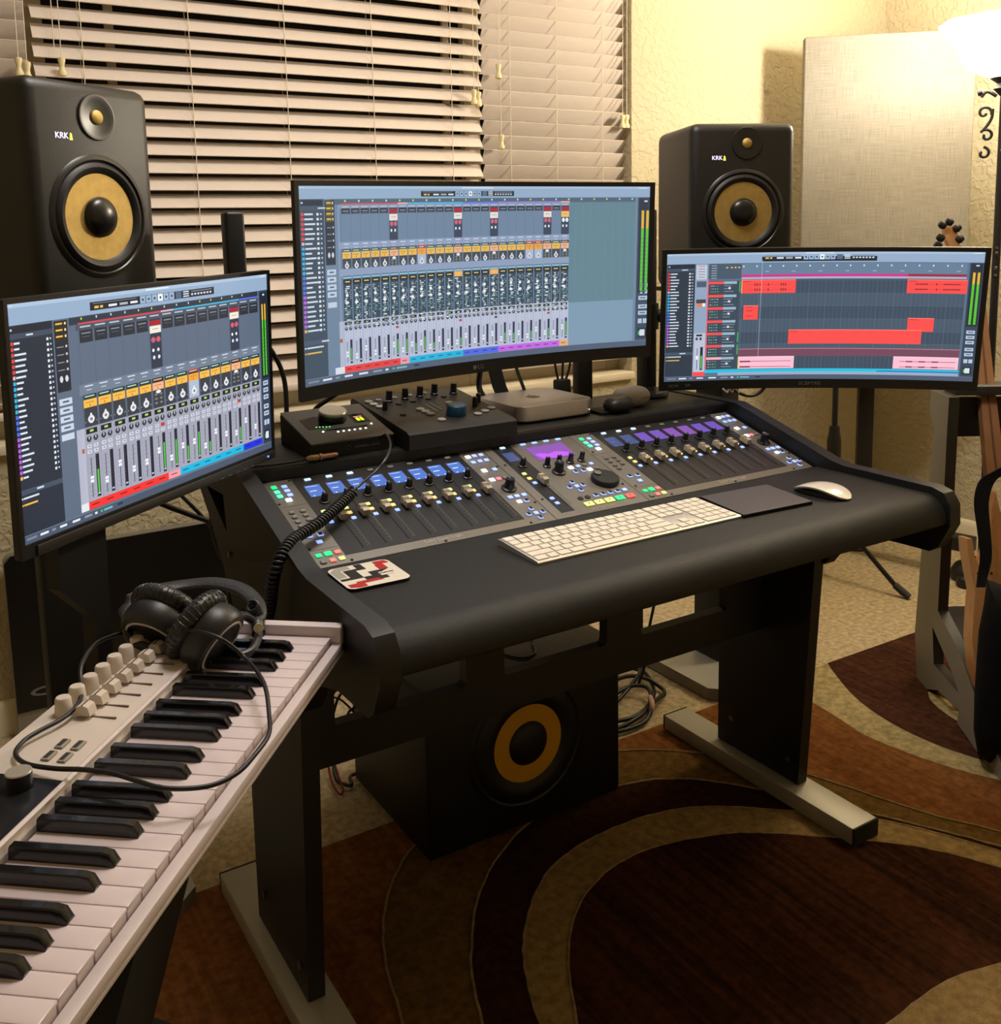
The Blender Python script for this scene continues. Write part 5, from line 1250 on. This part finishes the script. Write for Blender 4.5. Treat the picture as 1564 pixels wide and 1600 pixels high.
# floor cables right of the sub
c1 = [(1.00, .72, .02), (1.08, .72, .03), (1.146, .705, .03), (1.178, .665, .025), (1.177, .63, .02), (1.154, .582, .012), (1.121, .544, .02), (1.07, .50, .02), (1.0, .47, .02), (.93, .47, .012), (.87, .50, .012), (.86, .56, .012)]
t = thing('cable_bundle', 'coil of thick black cables tied on the carpet right of the subwoofer', 'cables', (1.05, .58, 0))
for k, c in enumerate((c1, [(.92, .66, .012), (1.0, .665, .012), (1.112, .653, .03), (1.153, .611, .03), (1.175, .575, .012), (1.16, .545, .012), (1.131, .525, .02), (1.07, .490, .03), (1.027, .462, .012), (.96, .452, .012), (.88, .47, .012)],
    [(1.23, .735, .35), (1.225, .72, .2), (1.20, .69, .05), (1.177, .66, .04), (1.14, .63, .035), (1.10, .608, .03), (1.05, .586, .02), (.98, .56, .012)], [(.93, .60, .012), (1.02, .60, .02), (1.09, .60, .03), (1.12, .57, .03), (1.10, .53, .02), (1.05, .495, .02), (.99, .48, .02), (.9, .50, .02)])):
    b = B(); b.tube(c, .0055, 8, smooth=8); obj('cable', b, CABLE, t, world=True, smooth=60)
b = B(); b.tube([(1.052, .478, .010), (1.060, .478, .035), (1.085, .515, .035), (1.092, .52, .010)], .0065, 8, smooth=5); obj('strap', b, mat('strap_pink', (190, 150, 140), .7), t, world=True)
t = thing('cable_bundle', 'tangle of red and black wires on the carpet left of the subwoofer', 'cables', (.26, .62, 0))
for c, m, r in (([(.262, .70, .20), (.258, .68, .08), (.25, .641, .02), (.247, .584, .012), (.262, .60, .012), (.271, .65, .02), (.28, .70, .05), (.285, .71, .2)], CABR, .0028), ([(.27, .72, .2), (.272, .684, .05), (.263, .641, .014), (.271, .61, .014), (.283, .60, .014), (.296, .635, .014), (.33, .64, .012)], CABLE, .0042),
    ([(.243, .5, .33), (.231, .5, .293), (.218, .5, .275), (.204, .5, .232), (.19, .5, .18)], CABLE, .003), ([(.262, .5, .32), (.250, .5, .285), (.26, .5, .254), (.245, .5, .244), (.238, .5, .235), (.215, .5, .22), (.20, .5, .19)], CABLE, .003), ([(.205, .505, .285), (.225, .505, .275), (.243, .505, .255), (.262, .505, .228)], CABR, .0022),
    ([(.25, .505, .28), (.262, .505, .273), (.28, .505, .27)], CABLE, .004)):
    b = B(); b.tube(c, r, 8, smooth=8); obj('wire', b, m, t, world=True, smooth=60)
cable('black cable hanging behind the right opening of the desk crossbeam', [(1.205, .6, .45), (1.20, .6, .36), (1.177, .6, .265), (1.152, .6, .172), (1.137, .6, .076), (1.121, .61, .018)], .004)
cable('thin black cable lying on top of the subwoofer', [(.50, .38, .3615), (.523, .34, .3612), (.55, .295, .3612), (.585, .30, .3612), (.605, .335, .3612), (.62, .365, .3612), (.63, .42, .45), (.63, .43, .55)], .0025)

# ================================================================== LAMP
t = thing('floor_lamp', 'black iron floor lamp with glowing glass bowl in the right corner', 'floor lamp', (LAMP.x, LAMP.y, 0))
lx, ly = LAMP.x, LAMP.y
b = B(); sgn = 9; seg = 54; prof = [(.03, 1.655), (.06, 1.66), (.095, 1.68), (.120, 1.715), (.130, 1.745), (.155, 1.765), (.178, 1.80), (.180, 1.808), (.172, 1.80), (.15, 1.77), (.126, 1.748), (.115, 1.72), (.09, 1.69), (.05, 1.67)]
prof = [(r * .98, z) for r, z in prof]
rings = []
for r, z in prof:
    rings.append([b._v((lx + r * (1 + .03 * math.cos(9 * 2 * PI * i / seg)) * math.cos(2 * PI * i / seg), ly + r * (1 + .03 * math.cos(9 * 2 * PI * i / seg)) * math.sin(2 * PI * i / seg), z)) for i in range(seg)])
for A_, C_ in zip(rings, rings[1:]):
    for i in range(seg): b.bm.faces.new((A_[i], A_[(i + 1) % seg], C_[(i + 1) % seg], C_[i]))
obj('glass_bowl', b, mat('glowing_glass', (255, 236, 202), .5, emit=32.), t, world=True, smooth=80)
b = B(); b.lathe([(0, -.035), (.02, -.03), (.033, -.01), (.036, .008), (.028, .03), (.014, .045), (0, .05)], 20, 0, Matrix.Translation((lx, ly, 1.80))); bulb = obj('bulb', b, mat('bulb_glow', (255, 226, 170), .5, emit=30.), t, world=True)
b = B(); b.cyl(lx, ly, .03, 1.66, .011); b.lathe([(.14, .002), (.14, .012), (.10, .022), (.03, .032), (.014, .05)], 36, 0, Matrix.Translation((lx, ly, 0))); b.lathe([(.012, 1.60), (.03, 1.62), (.02, 1.635), (.04, 1.65), (.035, 1.657)], 24, 0, Matrix.Translation((lx, ly, 0)))
obj('pole', b, IRON, t, world=True)
def spiral(c, r0, r1, a0, a1, n=18):
    return [(c[0] + (r0 + (r1 - r0) * k / n) * math.cos(a0 + (a1 - a0) * k / n), c[1] + (r0 + (r1 - r0) * k / n) * math.sin(a0 + (a1 - a0) * k / n)) for k in range(n + 1)]
for ang in (math.radians(212), math.radians(32), math.radians(122), math.radians(302)):
    b = B()
    def sc(P2, r=.0042):
        b = B(); b.tube([(lx + p[0] * math.cos(ang), ly + p[0] * math.sin(ang), p[1]) for p in P2], r, 8, smooth=4 if len(P2) < 8 and len(P2) > 2 else 0); obj('iron_scroll', b, IRON, t, world=True)
    sc(spiral((.050, 1.555), .020, .005, PI * 1.1, -PI * .9)); sc(spiral((.042, 1.49), .018, .005, PI * .4, PI * 2.2))
    sc([(.028, 1.565), (.030, 1.54), (.040, 1.52), (.052, 1.505), (.058, 1.50)]); sc(spiral((.048, 1.44), .018, .005, PI * .5, PI * 2.3)); sc([(.02, 1.60), (.045, 1.615), (.06, 1.60)], .005); sc([(.058, 1.615), (.07, 1.612)], .009)
    sc(spiral((.045, 1.15), .018, .005, PI * .5, PI * 2.3)); sc(spiral((.045, 1.10), .018, .005, PI * 1.5, -PI * .3))
pl = bpy.data.lights.new('lamp_light', 'POINT'); pl.energy = LAMP_POWER; pl.color = (1.0, .92, .78); pl.shadow_soft_size = .06
po = bpy.data.objects.new('lamp_light', pl); COL.objects.link(po); po.location = (0, 0, 1.9); po.parent = t

# added fill light, unseen above the frame, to brighten desk and piano keys
t = thing('fill_light', 'added round white fill light, out of view above the desk and piano keyboard', 'fill light', (.4, .1, H))
b = B(); b.lathe([(.19, 0), (.19, -.02), (.17, -.05), (.10, -.075), (0, -.085)], 40, 0, Matrix.Translation((.4, .1, H - .001))); obj('fill_disc', b, mat('fill_disc_glow', (255, 240, 225), .5, emit=6.), t, world=True)
al_ = bpy.data.lights.new('fill_light_area', 'AREA'); al_.shape = 'DISK'; al_.size = .7; al_.energy = FILL_POWER; al_.color = (1.0, .93, .88)
ao = bpy.data.objects.new('fill_light_area', al_); COL.objects.link(ao); ao.location = (0, 0, -.1); ao.parent = t
# ================================================================== ACOUSTIC PANEL
pL = Vector((2.298, 1.122)); pR = Vector((2.722, .745)); dv = (pR - pL); pw_ = dv.length; ya = math.atan2(dv.y, dv.x)
t = thing('acoustic_panel', 'tall grey fabric acoustic panel standing across the corner', 'acoustic panel', ((pL.x + pR.x) / 2, (pL.y + pR.y) / 2, .66), (0, 0, ya))
b = B(); b.box(-pw_ / 2, pw_ / 2, 0, .055, 0, 1.232, bev=.006, seg=3); obj('fabric_panel', b, weave('panel_fabric', (138, 132, 120)), t)
b = B(); b.box(-pw_ / 2 + .01, pw_ / 2 - .01, .055, .065, .01, 1.222); obj('backing_frame', b, BLKM, t)
t = thing('panel_stand', 'black rolling stand with upright post behind the acoustic panel', 'stand', (2.55, .985, 0), (0, 0, 0))
b = B(); b.T = Matrix.Translation((.005, .03, 0)) @ Matrix.Rotation(ya, 4, 'Z'); b.box(-.027, .027, .0, .05, .10, 1.3, bev=.003); obj('post', b, BLK, t)
b = B(); b.T = Matrix.Rotation(-PI / 2 + .22, 4, 'Z'); b.box(-.28, .38, -.03, .03, .10, .15, bev=.004); obj('base_beam', b, BLK, t)
Rb = Matrix.Rotation(-PI / 2 + .22, 4, 'Z')
for q in ((.35, 0), (-.25, 0)):
    p = Rb @ Vector((q[0], q[1], 0))
    b = B(); b.lathe([(.022, -.011), (.036, -.010), (.038, 0), (.036, .010), (.022, .011)], 28, 0, Matrix.Translation((p.x + .02, p.y - .02, .038)) @ Matrix.Rotation(PI / 2, 4, 'X')); b.cyl(p.x, p.y, .055, .10, .009); b.box(p.x - .015, p.x + .03, p.y - .032, p.y - .0, .055, .082, bev=.006)
    obj('caster', b, BLKM, t)
# black rounded object next to it
t = thing('stand_foot', 'round black rubber stand foot on the carpet below the caster', 'stand foot', (2.60, .60, 0))
b = B(); b.lathe([(.062, .001), (.066, .01), (.062, .035), (.05, .055), (.03, .065), (0, .068)], 28, 0, Matrix.Translation((.03, .02, 0))); b.lathe([(.03, .0), (.034, .012), (.03, .032), (.02, .04), (0, .042)], 20, 0, Matrix.Translation((-.045, -.015, 0))); obj('rubber_foot', b, RUB, t)

# ================================================================== MIC STAND
t = thing('microphone_stand', 'thin black tripod microphone stand right of the desk', 'microphone stand', (2.24, .90, 0))
b = B(); b.cyl(0, 0, .55, 1.08, .010, seg=16); obj('upper_tube', b, BLK, t)
b = B(); b.cyl(0, 0, .12, .40, .0145, seg=16); obj('lower_tube', b, BLK, t)
b = B(); b.lathe([(.015, .38), (.022, .385), (.024, .42), (.024, .50), (.019, .525), (.017, .55)], 20, 0); obj('clutch', b, RUB, t)
b = B(); b.cyl(0, 0, .20, .245, .028, seg=20); b.cyl(0, 0, .10, .125, .02, seg=20); obj('hub', b, RUB, t)
for a in (-1.385, .71, 2.80):
    ca, sa = math.cos(a), math.sin(a)
    b = B(); b.tube([(.025 * ca, .025 * sa, .225), (.262 * ca, .262 * sa, .014)], .0085, 10); b.tube([(.018 * ca, .018 * sa, .112), (.13 * ca, .13 * sa, .132)], .005, 8); L = obj('leg', b, BLKG, t)
    b = B(); b.tube([(.235 * ca, .235 * sa, .038), (.285 * ca, .285 * sa, .009)], .012, 10); obj('rubber_foot', b, RUB, L)

# ================================================================== GREY STAND (right)
dS = Vector((-.5708, -.8211, 0)); nS = Vector((.8211, -.5708, 0))
MS = Matrix.Identity(4)
for i in range(3): MS[i][0], MS[i][1], MS[i][2] = dS[i], nS[i], (0, 0, 1)[i]
MS[0][3], MS[1][3], MS[2][3] = 1.8, .245, 0
t = thing('side_table', 'grey laminate table end with slanted foot, edge of a table right of the desk', 'table', M=MS)
out = [(.03, .812), (.150, .812), (.146, .72), (.143, .495), (.138, .252), (.20, .23), (.285, .20), (.365, .148), (.43, .10), (.56, .035), (.56, .012), (.40, .012), (.285, .022), (.293, .058), (.16, .046), (.085, .012), (.012, .012), (-.012, .132), (-.006, .205), (.011, .373), (.026, .487), (.048, .601), (.066, .717), (.03, .75)]
b = B(); b.prism(out, .0, .026, 'y', holes=[[(.108, .196), (.126, .102), (.286, .100), (.238, .135)]], mi=0, mi_side=1); obj('side_frame', b, [GREYL, mat('edge_black', (38, 36, 36), .45)], t)
b = B(); b.box(.05, .125, .0265, .62, .812, .835, bev=.002); o = obj('top_board', b, mat('edge_black', (1, 1, 1)), t)
b = B(); b.box(.07, .09, .0265, .6, .70, .80); obj('crossbar', b, BLKM, t)
b = B(); b.box(.16, .18, .0265, .6, .075, .098); obj('crossbar', b, BLKM, t)
b = B(); b.box(.052, .08, -.0012, -.0002, .412, .437); pl_ = obj('nameplate', b, mat('plate_steel', (190, 186, 176), .4), t, smooth=0)
b = B(); b.box(.056, .062, -.0018, -.0012, .42, .43); b.box(.066, .076, -.0018, -.0012, .42, .423); b.box(.066, .076, -.0018, -.0012, .427, .430); obj('plate_mark', b, TXTG, pl_, smooth=0)

# ================================================================== GUITAR, STRAP, BAG
t = thing('guitar', 'light wooden guitar standing upright at the right edge, neck behind the right monitor', 'guitar', (1.66, .0, 0))
# local frame: neck direction, face width, depth
def gp(x, y, d): return cam_pt(x, y, d)
n0, n1 = gp(1545, 760, 2.42), gp(1500, 440, 2.62)
b = B()
def slab(pts_l, pts_r, th, mi=0):
    bk = F_ * th; R = []
    for l, r in zip(pts_l, pts_r): R.append([b._v(l), b._v(r), b._v(r + bk), b._v(l + bk)])
    for A_, C_ in zip(R, R[1:]):
        for k in range(4):
            f = b.bm.faces.new((A_[k], A_[(k + 1) % 4], C_[(k + 1) % 4], C_[k])); f.material_index = mi
    f = b.bm.faces.new(R[0]); f.material_index = mi; f = b.bm.faces.new(R[-1][::-1]); f.material_index = mi
slab([gp(1488, 385, 2.66), gp(1520, 480, 2.6), gp(1531, 600, 2.52), gp(1543, 745, 2.42)], [gp(1502, 385, 2.66), gp(1541, 480, 2.6), gp(1554, 600, 2.52), gp(1572, 745, 2.42)], .022)
obj('neck', b, mat('neck_wood', (140, 98, 68), .4, var=.1, vscale=10), t, world=True)
b = B(); slab([gp(1503, 400, 2.648), gp(1530, 480, 2.598), gp(1541, 600, 2.518), gp(1557, 745, 2.418)], [gp(1504.5, 400, 2.648), gp(1532, 480, 2.598), gp(1543, 600, 2.518), gp(1560, 745, 2.418)], .004); obj('fretboard_edge', b, WOODD, t, world=True)
b = B(); slab([gp(1476, 356, 2.68), gp(1478, 372, 2.67), gp(1488, 392, 2.66)], [gp(1490, 352, 2.68), gp(1498, 370, 2.67), gp(1501, 392, 2.66)], .02); obj('headstock', b, WOOD, t, world=True)
for p in ((1473, 352), (1484, 347), (1495, 357), (1499, 374), (1470, 372), (1466, 384)):
    c_ = gp(p[0], p[1], 2.665)
    b = B(); b.lathe([(.0, -.010), (.008, -.008), (.011, 0), (.008, .010), (0, .012)], 14, 0, axisM(c_, R_ * (1 if p[0] > 1485 else -1) + D_ * -.6, Vector((0, 0, 1)))); obj('tuner', b, BLKM, t, world=True)
# body: thick slab with upper horn
bl = [(1511, 842), (1512, 862), (1517, 890), (1524, 925), (1521, 960), (1519, 1000), (1524, 1050), (1540, 1100), (1580, 1162), (1660, 1186), (1760, 1150), (1790, 1040), (1770, 960), (1740, 900), (1760, 840), (1745, 800), (1715, 795), (1690, 830), (1660, 850), (1610, 845), (1585, 830), (1563, 800), (1556, 770), (1549, 790), (1549, 845), (1540, 876), (1530, 884), (1524, 874), (1519, 842)]
b = B(); f0 = [b._v(gp(x, y, 2.36 - .0002 * (y - 840))) for x, y in bl]; f1 = [b._v(gp(x, y, 2.36 - .0002 * (y - 840)) + F_ * .045) for x, y in bl]
tris = tessellate_polygon([[Vector((x, y, 0)) for x, y in bl]])
for q in tris: b.bm.faces.new([f0[i] for i in q]); b.bm.faces.new([f1[i] for i in q][::-1])
for i in range(len(bl)): j = (i + 1) % len(bl); b.bm.faces.new((f0[i], f0[j], f1[j], f1[i]))
body = obj('body', b, WOOD, t, world=True, smooth=30)
for p in ((1528, 896), (1549, 896), (1532, 872)):
    b = B(); b.lathe([(0, 0), (.003, 0), (.003, .001), (0, .001)], 12, 0, axisM(gp(p[0], p[1], 2.345), -F_, Vector((0, 0, 1)))); o = obj('screw', b, BLKM); o.data.transform(WM['guitar'].inverted()); o.parent = body
t = thing('guitar_strap', 'black webbing strap looped over the wooden guitar', 'strap', (1.6, 0, .6))
b = B(); sp_ = [(1600, 720, 2.33), (1566, 737, 2.33), (1543, 752, 2.33), (1534, 785, 2.325), (1538, 830, 2.32), (1541, 870, 2.315), (1536, 900, 2.31), (1533, 918, 2.30)]
pth = catmull([gp(*p) for p in sp_], 6); rr = []
for i, p in enumerate(pth):
    f_ = i / (len(pth) - 1); hw = .022 * (1 - .55 * f_)
    wv = R_.copy(); rr.append([b._v(p - wv * hw), b._v(p + wv * hw), b._v(p + wv * hw + F_ * .004), b._v(p - wv * hw + F_ * .004)])
for A_, C_ in zip(rr, rr[1:]):
    for k in range(4): b.bm.faces.new((A_[k], A_[(k + 1) % 4], C_[(k + 1) % 4], C_[k]))
b.bm.faces.new(rr[0]); b.bm.faces.new(rr[-1][::-1]); obj('webbing', b, FABB, t, world=True, smooth=60)
t = thing('gig_bag', 'slumped black cloth bag at the right edge in front of the guitar', 'bag', (1.62, -.1, 0))
bg = [(1542, 905), (1537, 945), (1529, 985), (1525, 1040), (1522, 1090), (1521, 1140), (1528, 1180), (1545, 1192), (1640, 1196), (1700, 1150), (1690, 1000), (1640, 935), (1585, 920), (1560, 912)]
b = B(); cenx, ceny = 1600, 1060; levels = []
for q, off in ((1., .0), (1., -.02), (.93, -.05), (.75, -.075), (.4, -.088)):
    levels.append([b._v(gp(cenx + (x - cenx) * q, ceny + (y - ceny) * q, 2.232 + .00014 * (y - 900) + off + rnd.uniform(-.003, .003))) for x, y in bg])
back = [b._v(gp(x, y, 2.232 + .00014 * (y - 900) + .03)) for x, y in bg]
allr = [back] + levels
for A_, C_ in zip(allr, allr[1:]):
    for i in range(len(bg)): j = (i + 1) % len(bg); b.bm.faces.new((A_[i], A_[j], C_[j], C_[i]))
b.bm.faces.new(levels[-1]); b.bm.faces.new(back[::-1])
bmesh.ops.triangulate(b.bm, faces=b.bm.faces[:]); obj('bag_body', b, FABB, t, world=True, smooth=80)
